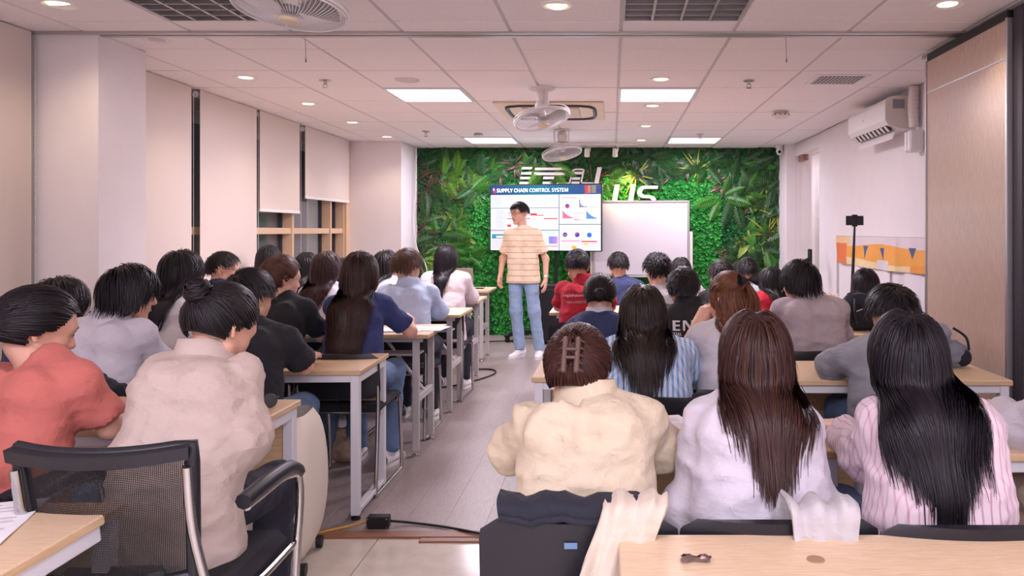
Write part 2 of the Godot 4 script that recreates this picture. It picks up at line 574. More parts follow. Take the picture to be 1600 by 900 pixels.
	mb.box(Vector3(1.93, CEIL - 0.02, -4.7), Vector3(2.0, CEIL + 0.01, -3.0), 0.002)
	tag(put(mb, "trim_3", M.alu), "metal parking track above the folded partition", "", "", "structure")
	# blinds
	blind(-5.66, -4.6, 0.86, "beige roller blind between wide pillar and first dark gap")
	blind(-6.70, -5.78, 0.86, "long beige roller blind just past the first dark gap")
	blind(-7.62, -6.76, 1.56, "half raised beige roller blind above the window transom")
	blind(-9.05, -7.76, 1.72, "shortest beige roller blind beside the white pillar")
	blind(-4.1, -2.2, 0.6, "pale roller blind on the near side of the wide pillar")

func blind(z0: float, z1: float, bottom: float, label: String) -> void:
	var t := thing("roller_blind", Vector3(-3.16, 0, (z0 + z1) / 2), 0, label, "blind")
	var h := (z1 - z0) / 2
	boxpart(Vector3(-0.0015, bottom, -h), Vector3(0.0015, CEIL - 0.005, h), 0, "fabric", M.blind, t)
	boxpart(Vector3(-0.008, bottom - 0.022, -h), Vector3(0.008, bottom + 0.006, h), 0.004, "hem_bar", M.white, t)
	var b := MB.new()
	b.tube([Vector3(-0.035, CEIL - 0.04, -h), Vector3(-0.035, CEIL - 0.04, h)], 0.025, 12)
	put(b, "roller", M.white, t)
	b = MB.new()
	var y := CEIL - 0.05
	var ball := MB.new()
	ball.lathe([Vector2(0, -0.004), Vector2(0.004, 0), Vector2(0, 0.004)], Transform3D(), 5)
	while y > 0.9:
		b.add(ball, Transform3D(Basis(), Vector3(0.006, y, -h - 0.02)))
		y -= 0.014
	b.tube([Vector3(0.006, CEIL - 0.05, -h - 0.02), Vector3(0.006, 0.9, -h - 0.02)], 0.0012, 5)
	put(b, "bead_chain", M.white, t)

# ---------------------------------------------------------------- things on the ceiling and on the walls
func downlight(x: float, z: float, lit: bool, tilt: float, label: String) -> void:
	var t := thing("ceiling_downlight", Vector3(x, CEIL, z), 0, label, "downlight", "recessed downlights in the ceiling")
	var b := MB.new()
	b.lathe([Vector2(0.056, 0.02), Vector2(0.058, -0.002), Vector2(0.076, -0.007), Vector2(0.08, 0.0)], Transform3D(), 24)
	put(b, "trim_ring", M.white, t)
	b = MB.new()
	b.lathe([Vector2(0.0, -0.006), Vector2(0.045, -0.004), Vector2(0.057, 0.006)], Transform3D(Basis(Vector3.RIGHT, tilt), Vector3(0, 0.002, 0)), 20)
	var m := mat(rgb8(255, 232, 190), 0.4)
	if lit:
		m.emission_enabled = true
		m.emission = rgb8(255, 224, 170)
		m.emission_energy_multiplier = 4.5
		var l := SpotLight3D.new()
		l.name = numbered("downlight_glow")
		l.light_color = rgb8(255, 230, 200)
		l.light_energy = 0.3
		l.light_size = 0.04
		l.spot_angle = 62.0
		l.spot_angle_attenuation = 0.8
		l.spot_range = 20.0
		l.shadow_enabled = true
		add_child(l)
		l.position = Vector3(x, CEIL - 0.015, z)
		l.rotation = Vector3(-PI / 2 + tilt, 0, 0)
	else:
		m = M.alu
	put(b, "lamp", m, t)

func sprinkler(x: float, z: float, label: String) -> void:
	var t := thing("fire_sprinkler", Vector3(x, CEIL, z), 0, label, "sprinkler", "fire sprinklers in the ceiling")
	var b := MB.new()
	b.lathe([Vector2(0.045, 0.002), Vector2(0.04, -0.008), Vector2(0.012, -0.012), Vector2(0.012, -0.03)], Transform3D(), 16)
	put(b, "escutcheon", M.chrome, t)
	b = MB.new()
	for s in [-1, 1]:
		b.tube([Vector3(s * 0.012, -0.028, 0), Vector3(s * 0.015, -0.04, 0), Vector3(s * 0.004, -0.055, 0)], 0.003, 5)
	b.lathe([Vector2(0.0, -0.054), Vector2(0.02, -0.055), Vector2(0.02, -0.058), Vector2(0, -0.058)], Transform3D(), 12)
	put(b, "deflector", M.chrome, t)

func fan(at: Vector3, drop: float, tilt: Vector3, boxy: bool, label: String) -> void:
	var t := thing("ceiling_orbit_fan", at, 0, label, "fan", "white orbit fans under the ceiling")
	var b := MB.new()
	if boxy:
		b.box(Vector3(-0.085, -0.012, -0.085), Vector3(0.085, 0, 0.085), 0.004)
		b.box(Vector3(-0.085, -0.16, 0.06), Vector3(-0.07, -0.01, 0.085), 0.003)
		b.box(Vector3(0.07, -0.16, 0.06), Vector3(0.085, -0.01, 0.085), 0.003)
		b.box(Vector3(-0.085, -0.165, -0.07), Vector3(0.085, -0.15, 0.085), 0.004)
		b.lathe([Vector2(0, -0.14), Vector2(0.05, -0.13), Vector2(0.06, -0.06), Vector2(0.03, -0.012)], Transform3D(), 16)
	else:
		b.lathe([Vector2(0, 0), Vector2(0.1, 0), Vector2(0.1, -0.012), Vector2(0.06, -0.028), Vector2(0.045, -0.03)], Transform3D(), 28)
		b.lathe([Vector2(0.046, -0.025), Vector2(0.04, -0.1), Vector2(0.055, -0.13), Vector2(0.055, -0.16), Vector2(0.0, -0.165)], Transform3D(), 18)
		b.box(Vector3(0.02, -0.16, 0.02), Vector3(0.055, -0.02, 0.05), 0.006)
	put(b, "ceiling_mount", M.offwhite, t)
	var hub := Node3D.new()
	hub.name = "fan_head"
	t.add_child(hub)
	hub.position = Vector3(0, -drop, 0)
	hub.rotation = tilt
	b = MB.new()
	b.lathe([Vector2(0, 0.085), Vector2(0.035, 0.08), Vector2(0.045, 0.03), Vector2(0.04, 0.0)], Transform3D(), 18)
	b.tube([Vector3(0, 0.06, 0), Vector3(0, drop - 0.15, 0)], 0.016, 10)
	put(b, "motor", M.offwhite, hub)
	var R := 0.215
	b = MB.new()
	for r in [[R, 0.0], [R, 0.022], [R * 0.98, -0.012]]:
		var ring := []
		for k in 41:
			ring.append(Vector3(cos(TAU * k / 40) * r[0], r[1], sin(TAU * k / 40) * r[0]))
		b.tube(ring, 0.006 if r[1] == 0.0 else 0.004, 6, false)
	for side in [-1, 1]:
		for k in 64:
			var a := TAU * k / 64
			var a2: float = a + side * 0.22
			var pts := []
			for q in 5:
				var f := q / 4.0
				var g := lerpf(a2, a, f)
				var rr := lerpf(0.045, R, f)
				pts.append(Vector3(cos(g) * rr, side * 0.055 * (1.0 - f * f) + 0.004, sin(g) * rr))
			b.tube(pts, 0.0016, 3, false)
	put(b, "cage", M.white, hub)
	b = MB.new()
	b.lathe([Vector2(0.0, -0.062), Vector2(0.035, -0.06), Vector2(0.046, -0.05), Vector2(0.046, -0.044)], Transform3D(), 20)
	put(b, "cage_cap", M.cream, hub)
	var bl := MB.new()
	for k in 3:
		var rows := []
		for i in 7:
			var f := i / 6.0
			var rr := lerpf(0.03, 0.185, f)
			var w := lerpf(0.3, 0.62, sin(f * PI * 0.75))
			var row := []
			for j in 5:
				var a := TAU * k / 3 + (j / 4.0 - 0.5) * w * 1.6
				row.append(Vector3(cos(a) * rr, (j / 4.0 - 0.5) * 0.03, sin(a) * rr))
			rows.append(row)
		bl.sheet(rows, 0.002)
	bl.lathe([Vector2(0, -0.03), Vector2(0.03, -0.025), Vector2(0.035, 0.02)], Transform3D(), 16)
	put(bl, "blades", mat(rgb8(150, 146, 150), 0.4), hub)

func build_fixtures() -> void:
	for k in 4:
		led_panel(LEDS[k], ["lit white ceiling panel beside the round ceiling speaker", "lit white ceiling panel between two warm downlights", "lit white ceiling panel under a smoke detector by the plant wall", "lit white ceiling panel by the plant wall near security camera"][k])
	for k in LEDS_BEHIND.size():
		led_panel(LEDS_BEHIND[k], "lit square ceiling panel above the back rows of the room")
	for k in 2:
		var a: Array = LOUVRES[k]
		var x0: float = COLS[a[0] + 1]; var x1: float = COLS[a[0] + 2]
		var t := thing("louvre_light", Vector3((x0 + x1) / 2, CEIL, tile_z(a[1]) + 0.3), 0, ["unlit louvred ceiling light behind the large near fan", "unlit louvred ceiling light with bright reflector grid"][k], "ceiling light")
		var w := (x1 - x0) / 2 - 0.012
		boxpart(Vector3(-w, 0.07, -0.29), Vector3(w, 0.08, 0.29), 0, "housing", M.whitemetal, t)
		for i in 7:
			var z := -0.285 + i * 0.095
			boxpart(Vector3(-w, 0.0, z - 0.003), Vector3(w, 0.05, z + 0.003), 0, "louvre", M.alu, t)
		for i in 5:
			var x := lerpf(-w, w, i / 4.0)
			boxpart(Vector3(x - 0.006, 0.0, -0.288), Vector3(x + 0.006, 0.06, 0.288), 0, "divider", M.alu, t)
		for i in 3:
			var x := lerpf(-w, w, (i + 0.5) / 3.0)
			tubepart([Vector3(x, 0.06, -0.27), Vector3(x, 0.06, 0.27)], 0.008, "tube", M.white, t)
	for a in [[-2.6, -5.35, "by the first dark blind gap"], [-2.6, -6.45, "second along the blinds past the wide pillar"], [-2.6, -7.55, "third along the blinds past the wide pillar"], [-2.6, -8.7, "in front of the pillar by the plant wall"]]:
		downlight(a[0], a[1], true, 0, "warm lit downlight " + a[2])
	for a in [[0.35, -5.41, "on the near side of the bright panel"], [0.35, -6.55, "just past the bright panel and beside the air cassette"], [0.35, -7.82, "second past the bright panel"], [0.35, -9.03, "closest to the plant wall lettering"]]:
		downlight(a[0], a[1], true, 0, "warm lit downlight " + a[2])
	downlight(-2.59, -4.29, false, 0.0, "unlit downlight above the wide white pillar")
	downlight(-2.65, -3.62, true, 0.35, "warm lit downlight aimed at the wide white pillar")
	downlight(-0.266, -3.62, true, -0.3, "tilted lit downlight between fan and louvred light")
	downlight(1.61, -3.62, true, 0, "warm lit downlight beside the folding partition")
	sprinkler(-2.07, -5.44, "chrome sprinkler by the row of downlights along the blinds")
	sprinkler(-2.03, -8.22, "chrome sprinkler near the pillar by the plant wall")
	sprinkler(0.986, -5.44, "chrome sprinkler between bright panel and ceiling vent")
	sprinkler(0.985, -8.44, "chrome sprinkler beside the far lit panel near security camera")
	fan(Vector3(-0.533, CEIL, -5.73), 0.235, Vector3(-0.2, 0.0, 0.24), false, "white orbit fan hanging below the air cassette")
	fan(Vector3(-0.54, CEIL, -8.12), 0.255, Vector3(-0.2, 0.0, 0.2), true, "white orbit fan closest to the plant wall")
	fan(Vector3(-1.26, CEIL, -2.95), 0.215, Vector3(-0.12, 0.0, -0.06), false, "large white orbit fan beside the unlit louvred light")
	# air cassette
	var t := thing("air_cassette", Vector3(-0.54, CEIL, -6.8), 0, "cream ceiling air conditioning cassette with dark curved slots", "air conditioner")
	boxpart(Vector3(-0.47, -0.018, -0.47), Vector3(0.47, 0.0, 0.47), 0.008, "panel", M.cream, t)
	boxpart(Vector3(-0.25, -0.026, -0.25), Vector3(0.25, -0.018, 0.25), 0.004, "intake_grille", mat(rgb8(205, 192, 176), 0.5), t)
	for k in 4:
		var b := MB.new()
		var pts := []
		for i in 9:
			var f := (i / 8.0 - 0.5) * 2.0
			pts.append(Vector3(f * 0.36, -0.019, 0.385 - pow(absf(f), 6.0) * 0.06))
		b.tube(pts.map(func(p): return Basis(Vector3.UP, k * PI / 2) * p), 0.017, 6)
		put(b, "air_slot", M.dark, t)
	for i in 8:
		boxpart(Vector3(-0.24, -0.0275, -0.22 + i * 0.06), Vector3(0.24, -0.026, -0.205 + i * 0.06), 0, "grille_bar", M.cream, t)
	# vent, speaker, detectors
	t = thing("ceiling_vent", Vector3(1.61, CEIL, -5.4), 0, "slatted return air vent in ceiling above the wall unit", "vent")
	boxpart(Vector3(-0.19, -0.008, -0.17), Vector3(0.19, 0.0, 0.17), 0.004, "frame", M.white, t)
	boxpart(Vector3(-0.155, -0.009, -0.135), Vector3(0.155, -0.0075, 0.135), 0, "opening", M.dark, t)
	for i in 12:
		boxpart(Vector3(-0.155 + i * 0.0275, -0.012, -0.135), Vector3(-0.143 + i * 0.0275, -0.009, 0.135), 0, "slat", M.greymetal, t)
	t = thing("ceiling_speaker", Vector3(-1.47, CEIL, -5.41), 0, "round flush ceiling speaker next to a lit panel", "speaker")
	var b2 := MB.new()
	b2.lathe([Vector2(0.0, -0.006), Vector2(0.072, -0.006), Vector2(0.076, -0.01), Vector2(0.085, -0.008), Vector2(0.088, 0.0)], Transform3D(), 28)
	put(b2, "speaker_grille", mat(rgb8(214, 206, 208), 0.6), t)
	for a in [[Vector3(1.535, CEIL, -6.86), 0.075, "white smoke detector hanging between vent and wall unit", 0.06], [Vector3(-1.49, CEIL, -8.4), 0.05, "small smoke detector beside the far lit panel", 0.035]]:
		t = thing("smoke_detector", a[0], 0, a[2], "detector")
		var r: float = a[1]
		var h: float = a[3]
		b2 = MB.new()
		b2.lathe([Vector2(r * 0.9, 0), Vector2(r * 0.9, -h * 0.25), Vector2(r * 0.75, -h * 0.3)], Transform3D(), 20)
		put(b2, "base", M.greymetal, t)
		b2 = MB.new()
		b2.lathe([Vector2(r * 0.75, -h * 0.3), Vector2(r, -h * 0.45), Vector2(r, -h * 0.7), Vector2(r * 0.7, -h), Vector2(0, -h)], Transform3D(), 20)
		put(b2, "body", M.offwhite, t)
		for k in 10:
			var an := TAU * k / 10
			boxpart(Vector3(cos(an) * r * 0.97 - 0.006, -h * 0.66, sin(an) * r * 0.97 - 0.006), Vector3(cos(an) * r * 0.97 + 0.006, -h * 0.48, sin(an) * r * 0.97 + 0.006), 0, "slot", M.dark, t)
	for a in [[-1.706, "thin wire hanging from the ceiling track near the blinds"], [0.965, "thin wire hanging from the ceiling track near the sprinkler"]]:
		b2 = MB.new()
		b2.tube([Vector3(a[0], CEIL - 0.01, -4.19), Vector3(a[0] + 0.004, CEIL - 0.12, -4.19), Vector3(a[0] + 0.004, CEIL - 0.15, -4.19)], [0.0012, 0.0012, 0.004], 5)
		tag(put(b2, "hanging_wire", M.dark), a[1], "wire")
	# track spotlights aimed at the lettering
	t = thing("spotlight_track", Vector3(-0.13, CEIL, -9.3), 0, "slim white ceiling track holding two spotlights", "track")
	boxpart(Vector3(-0.55, -0.03, -0.018), Vector3(0.45, 0, 0.018), 0.003, "rail", M.white, t)
	for k in 2:
		var x: float = [-0.31, 0.035][k]
		t = thing("track_spotlight", Vector3(x, CEIL - 0.03, -9.3), 0, ["white track spotlight next to the far fan", "lit white track spotlight above the wall lettering"][k], "spotlight")
		tubepart([Vector3(0, 0, 0), Vector3(0.03, -0.01, 0), Vector3(0.04, -0.05, 0), Vector3(0.03, -0.08, 0)], 0.006, "bracket", M.white, t)
		b2 = MB.new()
		b2.lathe([Vector2(0.0, 0.05), Vector2(0.03, 0.05), Vector2(0.034, -0.05), Vector2(0.03, -0.05), Vector2(0.02, -0.03)], Transform3D(Basis(Vector3.RIGHT, 0.5), Vector3(0, -0.09, 0)), 16)
		put(b2, "lamp_body", M.offwhite, t)
		var em := mat(rgb8(255, 235, 190), 0.4)
		if k == 1:
			em.emission_enabled = true
			em.emission = rgb8(255, 226, 160)
			em.emission_energy_multiplier = 2.5
			var l := SpotLight3D.new()
			l.name = "track_glow"
			l.light_color = rgb8(255, 214, 140)
			l.light_energy = 1.7
			l.light_size = 0.03
			l.spot_angle = 34.0
			l.spot_angle_attenuation = 1.0
			l.spot_range = 10.0
			l.shadow_enabled = true
			add_child(l)
			l.position = Vector3(x, CEIL - 0.18, -9.35)
			l.look_at(Vector3(0.12, 1.8, -9.85))
		b2 = MB.new()
		b2.lathe([Vector2(0.0, -0.04), Vector2(0.026, -0.042)], Transform3D(Basis(Vector3.RIGHT, 0.5), Vector3(0, -0.09, 0)), 16)
		put(b2, "lens", em, t)
	t = thing("security_camera", Vector3(2.13, CEIL, -9.6), 0, "small white dome security camera in the ceiling corner", "camera")
	b2 = MB.new()
	b2.lathe([Vector2(0.05, 0), Vector2(0.05, -0.03), Vector2(0.045, -0.04)], Transform3D(), 16)
	put(b2, "base", M.white, t)
	b2 = MB.new()
	b2.lathe([Vector2(0.0, 0.05), Vector2(0.03, 0.045), Vector2(0.048, 0.0), Vector2(0.03, -0.045), Vector2(0, -0.05)], Transform3D(Basis(Vector3.RIGHT, 0.7), Vector3(0, -0.07, 0.01)), 16)
	put(b2, "ball", M.white, t)
	b2 = MB.new()
	b2.lathe([Vector2(0.0, 0.012), Vector2(0.02, 0.008), Vector2(0.022, 0)], Transform3D(Basis(Vector3.RIGHT, 1.9), Vector3(-0.01, -0.085, 0.052)), 12)
	put(b2, "lens", M.black, t)
	# wall air conditioner
	t = thing("wall_air_conditioner", Vector3(2.3, 2.265, -6.185), 0, "white split air conditioner on the side wall with open flap", "air conditioner")
	b2 = MB.new()
	var prof := PackedVector2Array([Vector2(0, 0.125), Vector2(-0.16, 0.125), Vector2(-0.205, 0.11), Vector2(-0.222, 0.08), Vector2(-0.222, -0.055), Vector2(-0.2, -0.09), Vector2(-0.12, -0.118), Vector2(0, -0.125)])
	b2.prism(prof, 0.9, Transform3D(Basis(), Vector3(0, 0, -0.45)))
	put(b2, "body", M.white, t)
	for s in [-1, 1]:
		b2 = MB.new()
		b2.prism(Transform2D(0, Vector2(1.02, 1.02), 0, Vector2(0.0, 0)) * prof, 0.012, Transform3D(Basis(), Vector3(0, 0, s * 0.456 - 0.006)))
		put(b2, "end_cap", M.offwhite, t)
	b2 = MB.new()
	b2.box(Vector3(-0.012, -0.028, -0.4), Vector3(0.004, 0.03, 0.4), 0.003, Transform3D(Basis(Vector3.BACK, 0.72), Vector3(-0.168, -0.105, 0)))
	put(b2, "outlet", M.dark, t)
	for k in 9:
		b2 = MB.new()
		b2.box(Vector3(-0.017, -0.024, -0.018), Vector3(-0.008, 0.026, 0.018), 0.002, Transform3D(Basis(Vector3.BACK, 0.72), Vector3(-0.168, -0.105, -0.36 + k * 0.09)))
		put(b2, "vane", M.white, t)
	b2 = MB.new()
	b2.box(Vector3(-0.006, -0.05, -0.4), Vector3(0.0, 0.03, 0.4), 0.002, Transform3D(Basis(Vector3.BACK, -0.35), Vector3(-0.13, -0.15, 0)))
	put(b2, "flap", M.white, t)
	boxpart(Vector3(-0.17, 0.03, 0.4625), Vector3(-0.08, 0.1, 0.464), 0, "rating_sticker", mat(rgb8(150, 152, 160), 0.5), t)
	boxpart(Vector3(-0.2245, 0.0, -0.06), Vector3(-0.2225, 0.014, -0.045), 0.0, "brand_mark", M.alu, t)
	t = thing("wrapped_pipe", Vector3(2.255, 0, -5.63), 0, "white wrapped cooling pipe rising beside the wall unit", "pipe")
	b2 = MB.new()
	b2.tube(smooth([Vector3(0, 2.44, 0), Vector3(-0.01, 2.3, 0.0), Vector3(0, 2.14, 0.0)], 6), 0.036, 12)
	put(b2, "pipe", M.offwhite, t)
	for k in 9:
		b2 = MB.new()
		b2.tube([Vector3(-0.004, 2.16 + k * 0.032, 0), Vector3(-0.004, 2.165 + k * 0.032, 0)], 0.0385, 12)
		put(b2, "wrap_band", M.white, t)
	t = thing("pipe_cover_box", Vector3(2.245, 2.03, -5.6), 0, "small white junction box below the wrapped pipe", "box")
	boxpart(Vector3(-0.055, -0.08, -0.06), Vector3(0.055, 0.08, 0.06), 0.012, "cover", M.white, t)
	boxpart(Vector3(-0.058, -0.082, -0.002), Vector3(-0.054, 0.082, 0.002), 0, "seam", M.greymetal, t)
	# banner on the side wall
	banner()

func banner() -> void:
	var im := Image.create(512, 80, false, Image.FORMAT_RGB8)
	im.fill(rgb8(238, 160, 70))
	for x in 512:
		var f := x / 512.0
		for y in 80:
			var g := y / 80.0
			var c := rgb8(240, 168, 78)
			if g < 0.28 + 0.06 * sin(f * 9.0): c = rgb8(226, 214, 218) if f > 0.2 else rgb8(236, 200, 150)
			if g > 0.78 - 0.05 * sin(f * 7.0): c = rgb8(240, 214, 170) if f < 0.8 else rgb8(236, 150, 60)
			if f < 0.15 and g > 0.25: c = rgb8(226, 122, 70)
			if f > 0.5 and f < 0.62 and g > 0.7: c = rgb8(220, 214, 216)
			im.set_pixel(x, y, c)
	for a in [[0.345, 0.30, 0.07, 0.42], [0.53, 0.34, 0.04, 0.36], [0.80, 0.3, 0.05, 0.3]]:
		for k in 40:
			var f: float = k / 40.0
			var w: float = a[2] * (1.0 - f) * 512.0
			im.fill_rect(Rect2i(int((a[0] + a[2] * f * 0.5) * 512.0), int((a[1] + a[3] * f) * 80.0), maxi(1, int(w)), 2), rgb8(70, 92, 140))
	var m := mat(Color.WHITE, 0.6)
	m.albedo_texture = ImageTexture.create_from_image(im)
	var rows := []
	for i in 7:
		var row := []
		for j in 41:
			var f := j / 40.0
			var y := lerpf(1.315, 1.055 - 0.02 * sin(f * PI), i / 6.0)
			row.append(Vector3(2.275 + 0.012 * sin(f * 23.0 + i * 0.4) * (i / 6.0) + 0.006 * sin(f * 60.0), y, lerpf(-7.66, -5.3, f)))
		rows.append(row)
	var b := MB.new()
	b.sheet(rows, 0.001)
	var t := thing("fabric_banner", Vector3.ZERO, 0, "orange and white cloth banner with blue pennants on the side wall", "banner")
	put(b, "cloth", m, t)
	tubepart([Vector3(2.285, 1.32, -7.68), Vector3(2.285, 1.32, -5.3)], 0.006, "top_rod", M.white, t)
	for z in [-7.66, -6.2]:
		tubepart([Vector3(2.288, 1.32, z), Vector3(2.288, 0.3, z)], 0.008, "leg", M.greymetal, t)

# ---------------------------------------------------------------- plant wall and the things in front of it
func leaf_rows(L: float, W: float, bend: float, fold: float, n := 6, point := 0.6) -> Array:
	var rows := []
	for i in n + 1:
		var f := float(i) / n
		var w := W * pow(sin(PI * clampf(pow(f, point), 0.0, 1.0)), 0.8) * 0.5 + 0.0008
		var y := L * f
		var z := -bend * f * f * L
		rows.append([Vector3(-w, y, z + fold * w), Vector3(0, y, z), Vector3(w, y, z + fold * w)])
	return rows

func leaf_mb(L: float, W: float, bend: float, fold: float, n := 6, point := 0.6, col := Color.WHITE) -> MB:
	var b := MB.new()
	b.col = col
	b.sheet(leaf_rows(L, W, bend, fold, n, point))
	return b

func frond_mb(L: float, droop: float, pairs: int, wide: float) -> MB:
	var b := MB.new()
	var pts := []
	for i in pairs + 1:
		var f := float(i) / pairs
		pts.append(Vector3(0, L * f * (1.0 - 0.25 * droop * f), -droop * L * f * f * 0.6))
	b.tube(pts, 0.0025, 4, false)
	for i in range(1, pairs + 1):
		var f := float(i) / pairs
		var w := wide * sin(PI * clampf(f * 0.82 + 0.14, 0.0, 1.0))
		for s in [-1, 1]:
			var lf := leaf_mb(w, L / pairs * 0.72, 0.25, 0.2, 3, 0.55)
			b.add(lf, Transform3D(Basis(Vector3.BACK, -s * 1.15) * Basis(Vector3.RIGHT, -0.2), pts[i]))
	return b

func leafmat(c: Color, rough := 0.42) -> StandardMaterial3D:
	var m := mat(c, rough)
	m.vertex_color_use_as_albedo = true
	m.backlight_enabled = true
	m.backlight = c * 0.25
	m.cull_mode = BaseMaterial3D.CULL_DISABLED
	return m

func build_plants() -> void:
	var rng := RandomNumberGenerator.new()
	rng.seed = 77
	var pw := thing("plant_wall", Vector3(0, 0, BACK), 0, "green artificial plant wall of small leaves framed by ferns", "plant wall")
	boxpart(Vector3(-2.55, 0, -0.05), Vector3(2.18, CEIL, 0.012), 0, "backing_panel", mat(rgb8(44, 118, 52), 0.9), pw)
	var sprig := MB.new()
	for k in 9:
		var a := TAU * k / 9.0 * 2.0
		var tilt := 0.45 + 0.85 * (k / 9.0)
		sprig.add(leaf_mb(0.034, 0.021, 0.3, 0.35, 2, 0.62), Transform3D(Basis(Vector3.BACK, a) * Basis(Vector3.RIGHT, PI / 2 - tilt), Vector3(cos(a), sin(a), 0) * 0.006 + Vector3(0, 0, 0.012 + 0.02 * (1 - k / 9.0))))
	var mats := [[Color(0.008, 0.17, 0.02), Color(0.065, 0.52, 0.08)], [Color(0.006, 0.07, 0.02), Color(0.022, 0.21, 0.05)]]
	for kind in 2:
		var where := []
		var y := 0.015
		while y < CEIL - 0.01:
			var x := -2.53
			while x < 2.16:
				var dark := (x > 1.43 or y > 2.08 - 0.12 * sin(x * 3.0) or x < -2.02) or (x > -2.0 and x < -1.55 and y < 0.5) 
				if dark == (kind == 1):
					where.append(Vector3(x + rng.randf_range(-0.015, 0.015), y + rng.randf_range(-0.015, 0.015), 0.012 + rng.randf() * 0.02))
				x += 0.034
			y += 0.034
		var mm := MultiMesh.new()
		mm.transform_format = MultiMesh.TRANSFORM_3D
		mm.use_colors = true
		mm.mesh = sprig.mesh(null)
		mm.instance_count = where.size()
		for i in where.size():
			var bs := Basis(Vector3.BACK, rng.randf() * TAU).rotated(Vector3(rng.randf_range(-1, 1), rng.randf_range(-1, 1), 0).normalized(), rng.randf() * 0.4)
			mm.set_instance_transform(i, Transform3D(bs.scaled(Vector3.ONE * rng.randf_range(0.62, 1.0)), where[i]))
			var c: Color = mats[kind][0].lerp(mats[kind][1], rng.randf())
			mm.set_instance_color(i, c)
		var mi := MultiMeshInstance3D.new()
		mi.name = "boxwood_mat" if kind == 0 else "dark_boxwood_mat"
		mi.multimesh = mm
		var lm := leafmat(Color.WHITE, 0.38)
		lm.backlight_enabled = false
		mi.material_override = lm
		mi.set_meta("kind", "stuff")
		pw.add_child(mi)
	# leaf shapes: [mesh, leaves per plant, spread]
	var green := [leafmat(rgb8(62, 126, 40)), leafmat(rgb8(38, 82, 36)), leafmat(rgb8(92, 146, 46)), leafmat(rgb8(34, 66, 44)), leafmat(rgb8(124, 148, 54)), leafmat(rgb8(78, 56, 44)), leafmat(rgb8(94, 66, 50)), leafmat(rgb8(50, 98, 52)), leafmat(rgb8(150, 160, 54))]
	var kinds := []
	for g in [0, 1, 2, 7, 1, 0]: kinds.append(["fern", frond_mb(0.30, 0.7, 13, 0.062).mesh(green[g]), 8, 1.05])
	for g in [0, 2, 7, 1]: kinds.append(["fern", frond_mb(0.38, 0.5, 15, 0.085).mesh(green[g]), 6, 0.9])
	for g in [1, 3, 4, 0]: kinds.append(["broad_leaf_plant", leaf_mb(0.17, 0.085, 0.5, 0.3, 7, 0.7).mesh(green[g]), 8, 1.0])
	for g in [5, 6, 8]: kinds.append(["spiky_plant", leaf_mb(0.22, 0.018, 0.8, 0.4, 6, 0.5).mesh(green[g]), 16, 1.15])
	for g in [3, 7]: kinds.append(["ivy_clump", leaf_mb(0.075, 0.06, 0.4, 0.3, 5, 0.65).mesh(green[g]), 14, 1.2])
	for g in [4, 6]: kinds.append(["croton", leaf_mb(0.13, 0.05, 0.6, 0.35, 6, 0.6).mesh(green[g]), 11, 1.1])
	var spots := []
	var tries := 0
	while tries < 6000:
		tries += 1
		var p := Vector2(rng.randf_range(-2.56, 2.16), rng.randf_range(0.06, 2.4))
		var zone := p.x < -2.0 - 0.12 * sin(p.y * 4.0) or p.y > 2.12 + 0.06 * sin(p.x * 5.0) or p.x > 1.62 + 0.15 * sin(p.y * 5.0)
		if p.x > 1.35 and p.y > 1.75: zone = true
		if p.x < -1.7 and p.y > 1.85: zone = true
		if p.x > -0.35 and p.x < 0.5 and p.y > 2.02: zone = true
		if not zone:
			continue
		var ok := true
		for q in spots:
			if p.distance_to(q) < 0.128:
				ok = false
				break
		if ok:
			spots.append(p)
	var fr := 0
	for i in spots.size():
		var p: Vector2 = spots[i]
		var k := rng.randi() % kinds.size()
		if p.x < -2.0 and rng.randf() < 0.3: k = 14 + rng.randi() % 2
		if p.y > 2.25: k = [1, 3, 4, 9, 10, 11, 17, 18][rng.randi() % 8]
		var kd: Array = kinds[k]
		var node := Node3D.new()
		node.name = kd[0]
		pw.add_child(node, true)
		node.position = Vector3(p.x, p.y, 0.03)
		var count: int = kd[2]
		var whole := MB.new()
		var as_parts: bool = kd[0] in ["fern", "broad_leaf_plant"] and fr < 290
		var mi := MeshInstance3D.new()
		var st := SurfaceTool.new()
		for j in count:
			var a := TAU * j / count + rng.randf_range(-0.3, 0.3)
			if kd[0] == "fern": a = a * 0.8 + PI * 0.1 + PI * 0.5
			var out := rng.randf_range(0.25, 0.85) * float(kd[3]) * 0.9
			var bs := Basis(Vector3.BACK, a) * Basis(Vector3.RIGHT, out * 0.9) * Basis(Vector3.UP, rng.randf_range(-0.4, 0.4))
			var sc := rng.randf_range(0.8, 1.22)
			var xf := Transform3D(bs.scaled(Vector3.ONE * sc), Vector3(cos(a + PI / 2), sin(a + PI / 2), 0) * 0.01 + Vector3(0, 0, 0.01))
			# keep the leaves in front of the backing and inside the room corner
			if as_parts:
				var o := put_mesh(kd[1], "frond" if kd[0] == "fern" else "leaf", node)
				o.transform = xf
				fr += 1
			else:
				st.append_from(kd[1], 0, xf)
		if not as_parts:
			mi.mesh = st.commit()
			mi.mesh.surface_set_material(0, (kd[1] as ArrayMesh).surface_get_material(0))
			mi.name = "leaves"
			mi.set_meta("kind", "stuff")
			node.add_child(mi)
	# raised lettering
	var t := thing("wall_lettering", Vector3(0, 0, BACK + 0.1), 0, "white raised logo lettering IT plus on the plant wall", "lettering")
	var S := 9.8 / FOC / 6.667
	var px := func(x: float, y: float) -> Vector2: return Vector2((800.0 - 956.5) / FOC * 9.8 + x * S, 1.364 + (361.0 - 250.0) / FOC * 9.8 - y * S)
